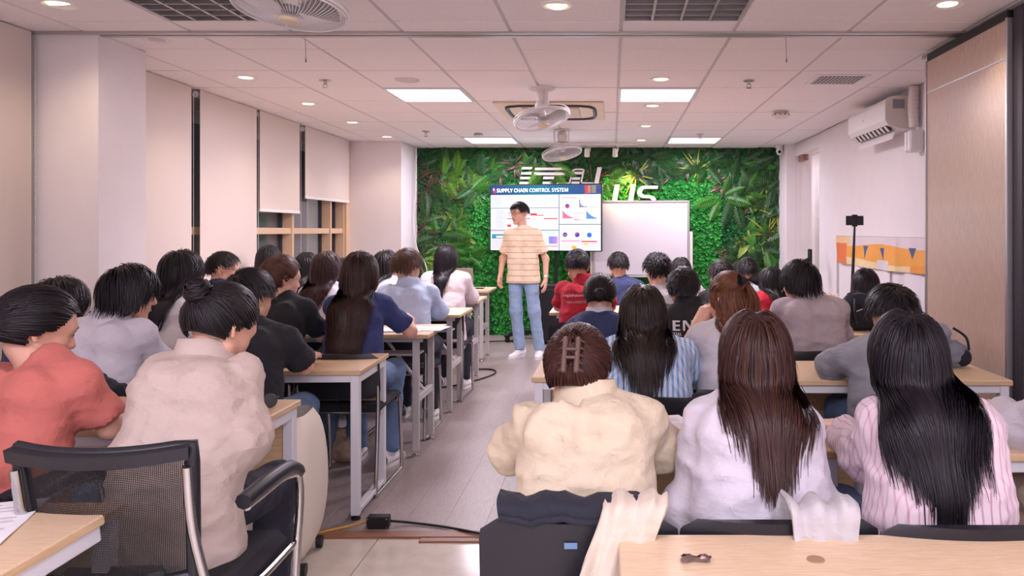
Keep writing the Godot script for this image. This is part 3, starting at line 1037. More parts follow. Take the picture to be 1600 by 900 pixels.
	var glyphs := {
		"letter_i": [[[105, 73], [210, 73], [206, 98], [100, 98]], [[97, 127], [203, 127], [199, 152], [92, 152]], [[88, 175], [195, 175], [191, 200], [84, 200]], [[80, 227], [190, 227], [186, 250], [76, 250]]],
		"letter_t": [[[243, 80], [562, 80], [556, 106], [237, 106]], [[234, 130], [555, 130], [549, 158], [229, 158]], [[328, 173], [440, 173], [435, 200], [323, 200]], [[322, 226], [433, 226], [429, 250], [318, 250]]],
		"computer_emblem": [[[640, 122], [738, 122], [732, 150], [634, 150]], [[628, 180], [712, 180], [706, 206], [622, 206]], [[622, 224], [706, 224], [702, 248], [618, 248]]],
		"letter_p": [[[890, 75], [936, 75], [893, 278], [848, 278]], [[893, 254], [946, 254], [942, 300], [888, 300]]],
		"letter_l": [[[1072, 258], [1122, 258], [1085, 470], [1035, 470]]],
		"letter_u": [[[1240, 255], [1288, 255], [1255, 470], [1205, 470]]],
		"letter_s": [[[1370, 268], [1522, 268], [1515, 300], [1378, 300], [1358, 318], [1352, 345], [1375, 365], [1440, 368], [1478, 378], [1500, 405], [1495, 440], [1452, 440], [1455, 415], [1435, 398], [1360, 396], [1318, 378], [1302, 345], [1312, 305], [1338, 278]]],
	}
	var lw := mat(rgb8(236, 226, 222), 0.4)
	for g in glyphs:
		var b := MB.new()
		for poly in glyphs[g]:
			var q := PackedVector2Array()
			for c in poly: q.append(px.call(float(c[0]), float(c[1])))
			b.prism(q, 0.025)
		if g == "computer_emblem":
			var path := []
			for c in [[450, 268], [470, 246], [500, 240], [560, 240], [602, 240], [612, 190], [624, 135], [636, 108], [662, 98], [735, 98], [748, 104], [738, 150], [722, 222], [730, 240], [790, 240], [850, 242]]:
				var q2: Vector2 = px.call(float(c[0]), float(c[1]))
				path.append(Vector3(q2.x, q2.y, 0.012))
			b.tube(path, 0.0115, 8)
			var p2 := []
			for c in [[450, 268], [560, 268], [700, 266], [850, 268]]:
				var q3: Vector2 = px.call(float(c[0]), float(c[1]))
				p2.append(Vector3(q3.x, q3.y, 0.012))
			b.tube(p2, 0.009, 8)
		put(b, g, lw, t)
	# white cable down the plant wall
	var cb := MB.new()
	cb.tube(smooth([Vector3(-2.5, 2.44, BACK + 0.3), Vector3(-2.5, 1.9, BACK + 0.32), Vector3(-2.52, 1.5, BACK + 0.34), Vector3(-2.48, 1.15, BACK + 0.34), Vector3(-2.36, 0.9, BACK + 0.34), Vector3(-2.33, 0.5, BACK + 0.34)], 6), 0.006, 6)
	tag(put(cb, "hanging_cable", M.white), "thin white cable hanging down over the ferns beside the pillar", "cable")
	build_screen()
	build_whiteboard()

func build_screen() -> void:
	var W := 1.43; var H := 0.815
	var t := thing("display_screen", Vector3(-0.84, 1.122, -9.42), -0.2, "large flat display showing a supply chain dashboard on wheeled stand", "screen")
	boxpart(Vector3(-W / 2 - 0.012, -0.012, -0.05), Vector3(W / 2 + 0.012, H + 0.012, 0.0), 0.006, "housing", M.black, t)
	var im := Image.create(1000, 570, false, Image.FORMAT_RGB8)
	im.fill(rgb8(238, 238, 250))
	for x in 1000:
		var f := x / 1000.0
		im.fill_rect(Rect2i(x, 0, 1, 82), rgb8(34, 72, 140).lerp(rgb8(22, 128, 158), clampf(1.0 - absf(f - 0.45) * 2.2, 0, 1)))
	var R := func(x: float, y: float, w: float, h: float, c: Color) -> void: im.fill_rect(Rect2i(int(x), int(y), int(w), int(h)), c)
	# panel borders
	var teal := rgb8(60, 96, 130)
	for a in [[0, 196, 626, 4], [0, 390, 626, 5], [626, 82, 5, 488], [630, 340, 370, 5]]:
		R.call(a[0], a[1], a[2], a[3], teal)
	var rng := RandomNumberGenerator.new()
	rng.seed = 5
	var faint := rgb8(196, 198, 216)
	for row in 8:
		R.call(10, 96 + row * 12, 60 + rng.randf() * 40, 3, faint)
		for c in 7: R.call(160 + c * 66, 96 + row * 12, 26, 2, rgb8(214, 214, 230))
	for row in 13:
		R.call(50, 212 + row * 13, 56 + rng.randf() * 24, 4, faint)
		R.call(160, 216 + row * 13, 460, 1, rgb8(216, 216, 232))
	for c in 8: R.call(160 + c * 60, 90, 1, 300, rgb8(220, 220, 234))
	var red := rgb8(236, 60, 70)
	for a in [[155, 288, 60, 7], [155, 344, 34, 20], [320, 288, 46, 6], [368, 246, 58, 18], [420, 260, 70, 6], [490, 288, 124, 8]]:
		R.call(a[0], a[1], a[2], a[3], red)
	R.call(12, 428, 130, 14, rgb8(48, 160, 176)); R.call(12, 442, 40, 20, rgb8(40, 150, 220)); R.call(52, 442, 100, 14, rgb8(240, 226, 206)); R.call(12, 462, 140, 5, rgb8(130, 60, 130))
	for r in 9: R.call(14, 480 + r * 9, 120, 3, rgb8(206, 200, 224))
	for c in 6: R.call(14 + c * 22, 476, 2, 84, rgb8(206, 200, 224))
	R.call(0, 402, 300, 4, rgb8(230, 150, 190)); R.call(480, 404, 140, 3, rgb8(150, 214, 196)); R.call(480, 416, 130, 3, rgb8(150, 214, 196))
	for r in 8:
		for c in 8: R.call(536 + c * 10, 448 + r * 8, 9, 7, rgb8(104, 110, 226).lerp(rgb8(236, 110, 200), clampf((c - 3) / 4.0 + rng.randf_range(-0.2, 0.2), 0, 1)))
	R.call(520, 530, 100, 6, rgb8(226, 80, 140))
	# header blocks
	R.call(858, 8, 26, 68, red)
	for r in 6:
		R.call(886, 8 + r * 11, 26, 7, rgb8(250, 160, 60)); R.call(918, 8 + r * 11, 40, 5, rgb8(200, 190, 90))
	R.call(960, 30, 36, 30, rgb8(50, 50, 150))
	R.call(22, 22, 14, 24, rgb8(250, 240, 250)); R.call(26, 44, 24, 22, red); R.call(40, 34, 8, 20, rgb8(220, 60, 160))
	# right charts
	R.call(655, 108, 130, 6, rgb8(236, 160, 190))
	var disc := func(cx: float, cy: float, r: float, cols: Array) -> void:
		for y in range(-int(r), int(r) + 1):
			for x in range(-int(r), int(r) + 1):
				if x * x + y * y < r * r:
					var k := int(fposmod(atan2(y, x), TAU) / TAU * cols.size()) % cols.size()
					im.set_pixel(int(cx) + x, int(cy) + y, cols[k])
	disc.call(702.0, 184.0, 19.0, [rgb8(220, 60, 130), rgb8(230, 60, 80), rgb8(90, 50, 170), rgb8(40, 110, 220)])
	for k in 14:
		var h := 58.0 * exp(-k * 0.75) + 5.0 + (4.0 if k % 3 == 0 else 0.0)
		if k < 8: R.call(810 + k * 9, 196 - h, 6, h, rgb8(84, 40, 140))
		else: R.call(814 + k * 11, 192, 4, 4, rgb8(120, 110, 160))
	for k in 46:
		var f := k / 46.0
		var h := 54.0 * exp(-f * 2.2) + 16.0 * (1 - f)
		R.call(660 + k * 2, 292 - h, 2, h, rgb8(236, 120, 150))
		R.call(872 + k * 2, 296 - h, 2, h, rgb8(90, 150, 226))
		R.call(766 + k * 2, 308 - h * 0.2, 2, h * 0.2, rgb8(236, 150, 170))
	R.call(760, 240, 90, 4, rgb8(236, 190, 206)); R.call(760, 250, 80, 3, rgb8(236, 190, 206))
	disc.call(682.0, 432.0, 21.0, [rgb8(60, 170, 110), rgb8(220, 60, 90), rgb8(70, 80, 200), rgb8(150, 70, 200)])
	disc.call(790.0, 432.0, 21.0, [rgb8(60, 70, 200), rgb8(40, 60, 170), rgb8(230, 60, 90), rgb8(110, 60, 170)])
	disc.call(898.0, 434.0, 21.0, [rgb8(24, 110, 226), rgb8(30, 120, 236)])
	R.call(646, 484, 170, 5, rgb8(226, 60, 110)); R.call(826, 486, 140, 10, rgb8(226, 50, 90))
	for r in 6:
		R.call(646, 496 + r * 10, 170, 3, rgb8(214, 204, 216)); R.call(826, 502 + r * 10, 140, 3, rgb8(214, 204, 216))
	R.call(742, 532, 40, 22, rgb8(250, 186, 20)); R.call(758, 524, 8, 40, rgb8(250, 186, 20)); R.call(852, 502, 34, 20, rgb8(250, 216, 60))
	var m := mat(Color(0.02, 0.02, 0.02), 0.25)
	m.emission_enabled = true
	m.emission = Color.WHITE
	m.emission_operator = BaseMaterial3D.EMISSION_OP_MULTIPLY
	m.emission_texture = ImageTexture.create_from_image(im)
	m.emission_energy_multiplier = 0.8
	var b := MB.new()
	var nn := Vector3(0, 0, 1)
	var i0 := b.vert(Vector3(-W / 2, H, 0.001), nn, Vector2(0, 0)); var i1 := b.vert(Vector3(W / 2, H, 0.001), nn, Vector2(1, 0)); var i2 := b.vert(Vector3(W / 2, 0, 0.001), nn, Vector2(1, 1)); var i3 := b.vert(Vector3(-W / 2, 0, 0.001), nn, Vector2(0, 1))
	b.tri(i0, i1, i2); b.tri(i0, i2, i3)
	put(b, "screen_picture", m, t)
	var wt := mat(Color.WHITE, 0.5)
	wt.emission_enabled = true
	wt.emission = Color(1, 1, 1)
	wt.emission_energy_multiplier = 1.0
	var tm := TextMesh.new()
	var sf := SystemFont.new()
	sf.font_names = PackedStringArray(["Droid Sans"])
	tm.font = sf
	tm.font_size = 64
	tm.text = "SUPPLY CHAIN CONTROL SYSTEM"
	tm.depth = 0.004
	tm.pixel_size = 0.00105
	tm.material = wt
	var o := put_mesh(tm, "screen_title", t)
	var wd := tm.get_aabb().size.x
	o.scale = Vector3(0.93 / wd, 0.93 / wd, 0.25)
	o.position = Vector3(-W / 2 + 0.085 + 0.465, H - 0.062, 0.0025)
	var al := AreaLight3D.new()
	al.name = "screen_glow"
	al.area_size = Vector2(W, H)
	al.light_energy = 0.35
	al.light_color = Color(0.92, 0.93, 1.0)
	al.shadow_enabled = true
	t.add_child(al)
	al.position = Vector3(0, H / 2, 0.02)
	al.rotation.y = PI
	# wheeled stand
	for s in [-1, 1]:
		tubepart([Vector3(s * 0.12, -1.0, -0.09), Vector3(s * 0.12, 0.5, -0.09)], 0.022, "stand_pole", M.black, t, 10)
		boxpart(Vector3(s * 0.4 - 0.03, -1.06, -0.35), Vector3(s * 0.4 + 0.03, -1.02, 0.3), 0.008, "stand_foot", M.black, t)
		for z in [-0.31, 0.26]:
			var wb := MB.new()
			wb.tube([Vector3(s * 0.4 - 0.02, -1.087, z), Vector3(s * 0.4 + 0.02, -1.087, z)], 0.034, 14)
			put(wb, "caster", M.black, t)
	boxpart(Vector3(-0.42, -1.05, -0.12), Vector3(0.42, -1.0, -0.05), 0.006, "stand_crossbar", M.black, t)
	# black cabinet behind the presenter
	var c := thing("equipment_cabinet", Vector3(-0.7, 0, -9.2), 0.05, "black equipment cabinet standing below the display", "cabinet")
	boxpart(Vector3(-0.19, 0.03, -0.15), Vector3(0.21, 0.72, 0.15), 0.01, "body", M.plastic, c)
	boxpart(Vector3(-0.16, 0.07, 0.15), Vector3(0.18, 0.66, 0.158), 0.004, "door", M.black, c)
	boxpart(Vector3(0.14, 0.35, 0.158), Vector3(0.155, 0.45, 0.17), 0.003, "handle", M.alu, c)
	for s in [-1, 1]:
		boxpart(Vector3(s * 0.16 - 0.02, 0.0, -0.1), Vector3(s * 0.16 + 0.02, 0.03, 0.1), 0.004, "foot", M.black, c)

func build_whiteboard() -> void:
	var t := thing("whiteboard", Vector3(0.372, 0.805, -9.62), -0.03, "white marker board on a stand below the wall lettering", "whiteboard")
	boxpart(Vector3(-0.6, 0.0, -0.02), Vector3(0.6, 0.935, 0.0), 0.003, "board", mat(rgb8(216, 212, 220), 0.25), t)
	var b := MB.new()
	for s in [-1, 1]:
		b.box(Vector3(s * 0.6 - 0.014, -0.014, -0.024), Vector3(s * 0.6 + 0.014, 0.95, 0.01), 0.004)
	b.box(Vector3(-0.6, -0.014, -0.024), Vector3(0.6, 0.014, 0.01), 0.004)
	b.box(Vector3(-0.6, 0.922, -0.024), Vector3(0.6, 0.95, 0.01), 0.004)
	put(b, "frame", M.alu, t)
	for s in [-1, 1]:
		boxpart(Vector3(s * 0.635 - 0.02, -0.78, -0.04), Vector3(s * 0.635 + 0.02, 0.55, -0.01), 0.004, "post", M.offwhite, t)
		boxpart(Vector3(s * 0.635 - 0.022, -0.8, -0.25), Vector3(s * 0.635 + 0.022, -0.76, 0.25), 0.005, "foot", M.offwhite, t)
		tubepart([Vector3(s * 0.6, 0.46, -0.03), Vector3(s * 0.66, 0.46, -0.03)], 0.014, "pivot", M.black, t)
	boxpart(Vector3(-0.3, -0.03, 0.0), Vector3(0.3, -0.014, 0.05), 0.003, "pen_tray", M.alu, t)
	# faint scribbled notes
	var rng := RandomNumberGenerator.new()
	rng.seed = 12
	b = MB.new()
	for row in 2:
		var x := 0.23
		while x < 0.5:
			var pts := []
			for k in 5: pts.append(Vector3(x + k * 0.006 + rng.randf_range(-0.003, 0.003), 0.872 - row * 0.05 + rng.randf_range(-0.013, 0.013), 0.0008))
			b.tube(pts, 0.0016, 3, false)
			x += 0.034 if x > 0.27 else 0.075
	put(b, "marker_notes", mat(rgb8(150, 150, 172), 0.7), t)

# ---------------------------------------------------------------- tables and chairs
func white_table(at: Vector3, turn: float, W: float, D: float, h: float, label: String) -> Node3D:
	var t := thing("training_table", at, turn, label, "table")
	var b := MB.new()
	b.box(Vector3(-W / 2, h - 0.024, -D / 2), Vector3(W / 2, h, D / 2), 0.0025)
	put(b, "table_top", M.oak, t)
	b = MB.new()
	b.box(Vector3(-W / 2 - 0.001, h - 0.022, -D / 2 - 0.001), Vector3(W / 2 + 0.001, h - 0.002, D / 2 + 0.001), 0.002)
	put(b, "edge_band", M.oakedge, t)
	var lx := W / 2 - 0.03
	var lz := D / 2 - 0.03
	for sx in [-1, 1]:
		for sz in [-1, 1]:
			boxpart(Vector3(sx * lx - 0.02, 0.022, sz * lz - 0.02), Vector3(sx * lx + 0.02, h - 0.025, sz * lz + 0.02), 0.003, "leg", M.whitemetal, t)
			b = MB.new()
			b.lathe([Vector2(0.022, 0), Vector2(0.022, 0.008), Vector2(0.008, 0.01), Vector2(0.008, 0.024)], Transform3D(Basis(), Vector3(sx * lx, 0, sz * lz)), 14)
			put(b, "leveller", M.black, t)
		boxpart(Vector3(sx * lx - 0.019, h - 0.065, -lz), Vector3(sx * lx + 0.019, h - 0.025, lz), 0.003, "end_rail", M.whitemetal, t)
		boxpart(Vector3(sx * lx - 0.019, 0.026, -lz), Vector3(sx * lx + 0.019, 0.05, lz), 0.003, "foot_rail", M.whitemetal, t)
	for sz in [-1, 1]:
		boxpart(Vector3(-lx, h - 0.06, sz * lz - 0.015), Vector3(lx, h - 0.025, sz * lz + 0.015), 0.003, "long_rail", M.whitemetal, t)
	boxpart(Vector3(-lx + 0.022, 0.40, -lz - 0.009), Vector3(lx - 0.022, h - 0.062, -lz + 0.009), 0.002, "modesty_panel", M.oakedge, t)
	return t

func folding_table(at: Vector3, turn: float, W: float, D: float, h: float, label: String) -> Node3D:
	var t := thing("folding_table", at, turn, label, "table")
	boxpart(Vector3(-W / 2, h - 0.024, -D / 2), Vector3(W / 2, h, D / 2), 0.0025, "table_top", M.oak, t)
	boxpart(Vector3(-W / 2 - 0.001, h - 0.022, -D / 2 - 0.001), Vector3(W / 2 + 0.001, h - 0.002, D / 2 + 0.001), 0.002, "edge_band", M.oakedge, t)
	var lx := W / 2 - 0.09
	var lz := D / 2 - 0.075
	for sx in [-1, 1]:
		for sz in [-1, 1]:
			boxpart(Vector3(sx * lx - 0.02, 0.03, sz * lz - 0.014), Vector3(sx * lx + 0.02, h - 0.025, sz * lz + 0.014), 0.003, "leg", M.greymetal, t)
			var b := MB.new()
			b.lathe([Vector2(0.024, 0), Vector2(0.024, 0.008), Vector2(0.01, 0.014), Vector2(0.01, 0.032)], Transform3D(Basis(), Vector3(sx * lx, 0, sz * lz)), 14)
			put(b, "leveller", M.chrome, t)
		boxpart(Vector3(sx * lx - 0.016, 0.32, -lz), Vector3(sx * lx + 0.016, 0.365, lz), 0.003, "cross_rail", M.greymetal, t)
		var br := MB.new()
		br.tube([Vector3(sx * lx, 0.36, 0), Vector3(sx * (lx - 0.26), h - 0.035, 0)], 0.012, 6)
		put(br, "brace", M.greymetal, t)
	for sz in [-1, 1]:
		boxpart(Vector3(-lx - 0.04, h - 0.055, sz * lz - 0.012), Vector3(lx + 0.04, h - 0.025, sz * lz + 0.012), 0.003, "long_rail", M.greymetal, t)
	boxpart(Vector3(-lx, 0.6, -0.01), Vector3(lx, 0.612, 0.15), 0.002, "book_shelf", M.greymetal, t)
	return t

func curved_panel(w: float, y0: float, y1: float, curve: float, lean: float, thick: float, corner := 0.04) -> MB:
	var rows := []
	for i in 11:
		var f := i / 10.0
		var y := lerpf(y0, y1, f)
		var edge := minf(f, 1.0 - f) * (y1 - y0)
		var ww := w / 2
		if edge < corner: ww -= corner - sqrt(maxf(0.0, corner * corner - (corner - edge) * (corner - edge)))
		var row := []
		for j in 13:
			var x := (j / 12.0 - 0.5) * 2.0
			row.append(Vector3(x * ww, y, curve * (1.0 - x * x) + lean * f))
		rows.append(row)
	var b := MB.new()
	b.sheet(rows, thick)
	return b

# seat centre at the origin, sitter faces -z
func make_chair() -> Node3D:
	var t := thing("meeting_chair", Vector3.ZERO, 0, "", "chair")
	var b := MB.new()
	b.box(Vector3(-0.215, 0.425, -0.21), Vector3(0.215, 0.465, 0.2), 0.018)
	put(b, "seat", M.blackfab, t)
	put(curved_panel(0.44, 0.5, 0.735, 0.035, 0.03, 0.022), "backrest", M.plastic, t).position = Vector3(0, 0, 0.2)
	for s in [-1, 1]:
		var x: float = s * 0.205
		b = MB.new()
		b.tube(smooth([Vector3(x, 0.62, 0.205), Vector3(x, 0.46, 0.2), Vector3(x, 0.25, 0.215), Vector3(x, 0.03, 0.235), Vector3(x, 0.011, 0.2), Vector3(x, 0.011, 0.0), Vector3(x, 0.011, -0.2), Vector3(x, 0.03, -0.235), Vector3(x, 0.25, -0.215), Vector3(x, 0.42, -0.195)], 4), 0.011, 8)
		put(b, "sled_leg", M.chrome, t)
	tubepart([Vector3(-0.205, 0.418, -0.15), Vector3(0.205, 0.418, -0.15)], 0.01, "seat_bar", M.chrome, t)
	tubepart([Vector3(-0.205, 0.418, 0.15), Vector3(0.205, 0.418, 0.15)], 0.01, "seat_bar", M.chrome, t)
	return t

func make_armchair(at: Vector3, turn: float, label: String) -> Node3D:
	var t := thing("mesh_armchair", at, turn, label, "chair")
	var b := MB.new()
	b.box(Vector3(-0.23, 0.41, -0.24), Vector3(0.23, 0.47, 0.2), 0.025)
	put(b, "seat", M.blackfab, t)
	# frame of the back, with a see-through net of crossing threads
	var at_ := func(u: float, v: float) -> Vector3: return Vector3(u * (0.175 + 0.02 * v), 0.53 + 0.325 * v + 0.012 * u * u, 0.235 + 0.03 * (1.0 - u * u) + 0.05 * v)
	b = MB.new()
	var loop := []
	for k in 12: loop.append(at_.call(-1.0 + k / 6.0, 1.0))
	for k in 9: loop.append(at_.call(1.0, 1.0 - k / 8.0))
	for k in 12: loop.append(at_.call(1.0 - k / 6.0, 0.0))
	for k in 9: loop.append(at_.call(-1.0, k / 8.0))
	loop.append(loop[0])
	b.tube(loop, 0.016, 8, false)
	put(b, "back_frame", M.plastic, t)
	var top := []
	for i in 4:
		var row := []
		for k in 13: row.append(at_.call(-1.0 + k / 6.0, 1.02 - i * 0.03) + Vector3(0, 0, 0.012))
		top.append(row)
	b = MB.new()
	b.sheet(top, 0.024)
	put(b, "top_rail", M.plastic, t)
	b = MB.new()
	for k in range(1, 96):
		var u := -1.0 + k / 48.0
		b.tube([at_.call(u, 0.0), at_.call(u, 0.33), at_.call(u, 0.66), at_.call(u, 1.0)], 0.0011, 3, false)
	for k in range(1, 76):
		var v := k / 76.0
		var row := []
		for q in 9: row.append(at_.call(-1.0 + q / 4.0, v))
		b.tube(row, 0.0011, 3, false)
	tag(put(b, "mesh_net", M.black, t), "see-through black net", "", "", "stuff")
	b = MB.new()
	b.box(Vector3(-0.12, 0.47, 0.23), Vector3(0.12, 0.57, 0.262), 0.012)
	put(b, "back_bracket", M.plastic, t)
	for s in [-1, 1]:
		var x: float = s * 0.25
		b = MB.new()
		b.tube(smooth([Vector3(s * 0.19, 0.82, 0.3), Vector3(s * 0.19, 0.66, 0.272), Vector3(s * 0.215, 0.44, 0.23), Vector3(x, 0.2, 0.26), Vector3(x, 0.02, 0.3)], 5), 0.012, 8)
		b.tube(smooth([Vector3(s * 0.235, 0.44, 0.2), Vector3(s * 0.245, 0.43, 0.0), Vector3(x, 0.43, -0.2)], 4), 0.011, 8)
		put(b, "rear_leg", M.chrome, t)
		b = MB.new()
		b.tube(smooth([Vector3(s * 0.265, 0.675, 0.16), Vector3(s * 0.268, 0.677, 0.1), Vector3(s * 0.275, 0.67, -0.1), Vector3(s * 0.272, 0.6, -0.2), Vector3(x, 0.3, -0.225), Vector3(x, 0.012, -0.25)], 6), 0.0125, 8)
		put(b, "front_leg", M.chrome, t)
		b = MB.new()
		b.tube(smooth([Vector3(s * 0.262, 0.69, 0.17), Vector3(s * 0.274, 0.7, 0.05), Vector3(s * 0.276, 0.69, -0.1), Vector3(s * 0.274, 0.655, -0.18)], 5), 0.021, 8)
		put(b, "armrest", M.plastic, t)
	return t

func build_furniture() -> void:
	var T := [[-1.68, -1.585, 0.02, 1.02, 0.45, "training table with a printed sheet behind the mesh armchair"],
		[-1.72, -2.705, 0.0, 1.02, 0.45, "training table of the salmon shirt and beige shirt people"],
		[-1.70, -3.775, 0.03, 1.02, 0.5, "training table of the black tee person with a phone on it"],
		[-2.74, -3.775, 0.0, 1.02, 0.5, "training table of the white shirt person by the blinds"],
		[0.53, -1.40, 0.0, 1.03, 0.45, "training table with a crumpled wrapper and round cable hole"],
		[0.185, -2.45, 0.0, 1.0, 0.42, "training table of the cream shirt and white blouse people"],
		[1.215, -2.42, 0.0, 1.0, 0.42, "training table of the pink striped shirt person"],
		[0.16, -3.62, 0.0, 1.04, 0.5, "training table of the blue striped shirt person"],
		[1.235, -3.55, 0.0, 1.04, 0.5, "training table ending at the folding partition with bags on it"]]
	for a in T:
		white_table(Vector3(a[0], 0, a[1]), a[2], a[3], a[4], 0.71, a[5])
	var Fo := [[-1.61, -4.76, "folding table of the long brown hair person with papers on it"], [-2.64, -4.76, "folding table of the long hair person by the blinds"],
		[-1.64, -5.84, "folding table of the light blue shirt person"], [-2.67, -5.84, "folding table of the person in dark glasses"],
		[-1.70, -6.92, "folding table of the white blazer person"], [-2.73, -6.92, "folding table nearest the open window"],
		[-1.79, -8.08, "folding table with a laptop near the plant wall"],
		[0.23, -4.75, "folding table of the black print jacket person"], [1.28, -4.75, "folding table of the mauve shirt person with a backpack on it"],
		[0.03, -6.0, "folding table of the red shirt person"], [1.08, -6.0, "folding table in front of the grey shirt person"],
		[0.2, -7.1, "folding table of the navy shirt person by the whiteboard"], [1.25, -7.1, "folding table closest to the doorway"]]
	for a in Fo:
		folding_table(Vector3(a[0], 0, a[1]), 0, 1.02, 0.52, 0.745, a[2])
	make_armchair(Vector3(-1.19, 0, -2.03), 0.06, "black mesh armchair of the beige shirt person")
	make_armchair(Vector3(-1.78, 0, -2.03), 0.0, "black mesh armchair of the salmon shirt person")

# ---------------------------------------------------------------- bodies: smooth union of tapered capsules, meshed as surface nets
class Field:
	var q := PackedFloat32Array()      # a(3), b-a(3), 1/len2, ra, rb-ra
	var k := 0.05
	var cuts := []                     # [point, direction, radius, length]: flat-ended hollow (hems, necklines)
	var noise: FastNoiseLite
	var amp := 0.0
	var fr := Vector3(6, 10, 6)
	func cap(a: Vector3, b: Vector3, ra: float, rb: float) -> void:
		var d := b - a
		q.append_array(PackedFloat32Array([a.x, a.y, a.z, d.x, d.y, d.z, 1.0 / maxf(d.length_squared(), 1e-9), ra, rb - ra]))
	func chain(pts: Array, rad: Array) -> void:
		for i in pts.size() - 1:
			cap(pts[i], pts[i + 1], rad[i], rad[i + 1])
	func cut(p: Vector3, n: Vector3, r: float, l: float) -> void:
		cuts.append([p, n.normalized(), r, l])
	func at(p: Vector3) -> float:
		var r := 1e3
		for i in range(0, q.size(), 9):
			r = _join(r, _one(p, i))
		return r
	func _one(p: Vector3, i: int) -> float:
		var ex := p.x - q[i]; var ey := p.y - q[i + 1]; var ez := p.z - q[i + 2]
		var t := clampf((ex * q[i + 3] + ey * q[i + 4] + ez * q[i + 5]) * q[i + 6], 0.0, 1.0)
		ex -= q[i + 3] * t; ey -= q[i + 4] * t; ez -= q[i + 5] * t
		return sqrt(ex * ex + ey * ey + ez * ez) - q[i + 7] - q[i + 8] * t
	func _join(a: float, b: float) -> float:
		var h := k - absf(a - b)
		if h <= 0.0:
			return minf(a, b)
		return minf(a, b) - h * h / (4.0 * k)
	func net(cell: float) -> MB:
		var lo := Vector3.ONE * 1e3
		var hi := -lo
		var nq := q.size()
		for i in range(0, nq, 9):
			var r := maxf(q[i + 7], q[i + 7] + q[i + 8]) + amp + cell * 2.0 + k * 0.25
			var a := Vector3(q[i], q[i + 1], q[i + 2])
			var b := a + Vector3(q[i + 3], q[i + 4], q[i + 5])
			lo = lo.min(a - Vector3.ONE * r).min(b - Vector3.ONE * r)
			hi = hi.max(a + Vector3.ONE * r).max(b + Vector3.ONE * r)
		const B := 5
		var nb := Vector3i(((hi - lo) / (cell * B)).ceil())
		var sx := nb.x * B + 1
		var sy := nb.y * B + 1
		var sz := nb.z * B + 1
		var sxy := sx * sy
		var val := PackedFloat32Array()
		val.resize(sxy * sz)
		val.fill(9e9)
		var half := cell * B * 0.8661
		var blocks := PackedInt32Array()
		for bz in nb.z:
			for by in nb.y:
				for bx in nb.x:
					var ce := lo + Vector3(bx + 0.5, by + 0.5, bz + 0.5) * (cell * B)
					var dm := 1e3
					var js := 1e3
					var near := PackedInt32Array()
					var ds := PackedFloat32Array()
					for i in range(0, nq, 9):
						var d := _one(ce, i)
						ds.append(d)
						dm = minf(dm, d)
						js = _join(js, d)
					if js - amp > half:
						continue
					if cuts.is_empty() and js + amp < -half:
						continue
					var c := 0
					for i in range(0, nq, 9):
						if ds[c] < dm + 2.0 * half + k:
							near.append(i)
						c += 1
					blocks.append(bx); blocks.append(by); blocks.append(bz)
					for z in range(bz * B, bz * B + B + 1):
						for y in range(by * B, by * B + B + 1):
							var o := z * sxy + y * sx
							for x in range(bx * B, bx * B + B + 1):
								if val[o + x] < 8e9:
									continue
								var p := lo + Vector3(x, y, z) * cell
								var r := 1e3
								for i in near:
									var ex := p.x - q[i]; var ey := p.y - q[i + 1]; var ez := p.z - q[i + 2]
									var t := clampf((ex * q[i + 3] + ey * q[i + 4] + ez * q[i + 5]) * q[i + 6], 0.0, 1.0)
									ex -= q[i + 3] * t; ey -= q[i + 4] * t; ez -= q[i + 5] * t
									var d := sqrt(ex * ex + ey * ey + ez * ez) - q[i + 7] - q[i + 8] * t
									var h := k - absf(r - d)
									r = minf(r, d)
									if h > 0.0:
										r -= h * h / (4.0 * k)
								if amp > 0.0 and absf(r) < 0.06:
									r -= amp * noise.get_noise_3dv(p * fr)
								for cu in cuts:
									var e: Vector3 = p - cu[0]
									var al: float = e.dot(cu[1])
									var rad: float = (e - cu[1] * al).length() - cu[2]
									r = maxf(r, -maxf(maxf(-al, al - cu[3]), rad))
								val[o + x] = r
		var out := MB.new()
		var vid := PackedInt32Array()
		vid.resize(sxy * sz)
		vid.fill(-1)
		var off := PackedInt32Array([0, 1, sx, sx + 1, sxy, sxy + 1, sxy + sx, sxy + sx + 1])
		var ed := PackedInt32Array([0, 1, 2, 3, 4, 5, 6, 7, 0, 2, 1, 3, 4, 6, 5, 7, 0, 4, 1, 5, 2, 6, 3, 7])
		var co := PackedVector3Array([Vector3(0, 0, 0), Vector3(1, 0, 0), Vector3(0, 1, 0), Vector3(1, 1, 0), Vector3(0, 0, 1), Vector3(1, 0, 1), Vector3(0, 1, 1), Vector3(1, 1, 1)])
		var g := PackedFloat32Array()
		g.resize(8)
		for bi in range(0, blocks.size(), 3):
			for z in range(blocks[bi + 2] * B, blocks[bi + 2] * B + B):
				for y in range(blocks[bi + 1] * B, blocks[bi + 1] * B + B):
					for x in range(blocks[bi] * B, blocks[bi] * B + B):
						var o := z * sxy + y * sx + x
						var neg := 0
						for c in 8:
							g[c] = val[o + off[c]]
							if g[c] < 0.0: neg += 1
						if neg == 0 or neg == 8:
							continue
						var s := Vector3.ZERO
						var m := 0
						for e in range(0, 24, 2):
							var a := g[ed[e]]
							var b := g[ed[e + 1]]
							if (a < 0.0) != (b < 0.0):
								s += co[ed[e]].lerp(co[ed[e + 1]], a / (a - b))
								m += 1
						vid[o] = out.v.size()
						out.v.append(lo + (Vector3(x, y, z) + s / m) * cell)
		var st := PackedInt32Array([1, sx, sxy])
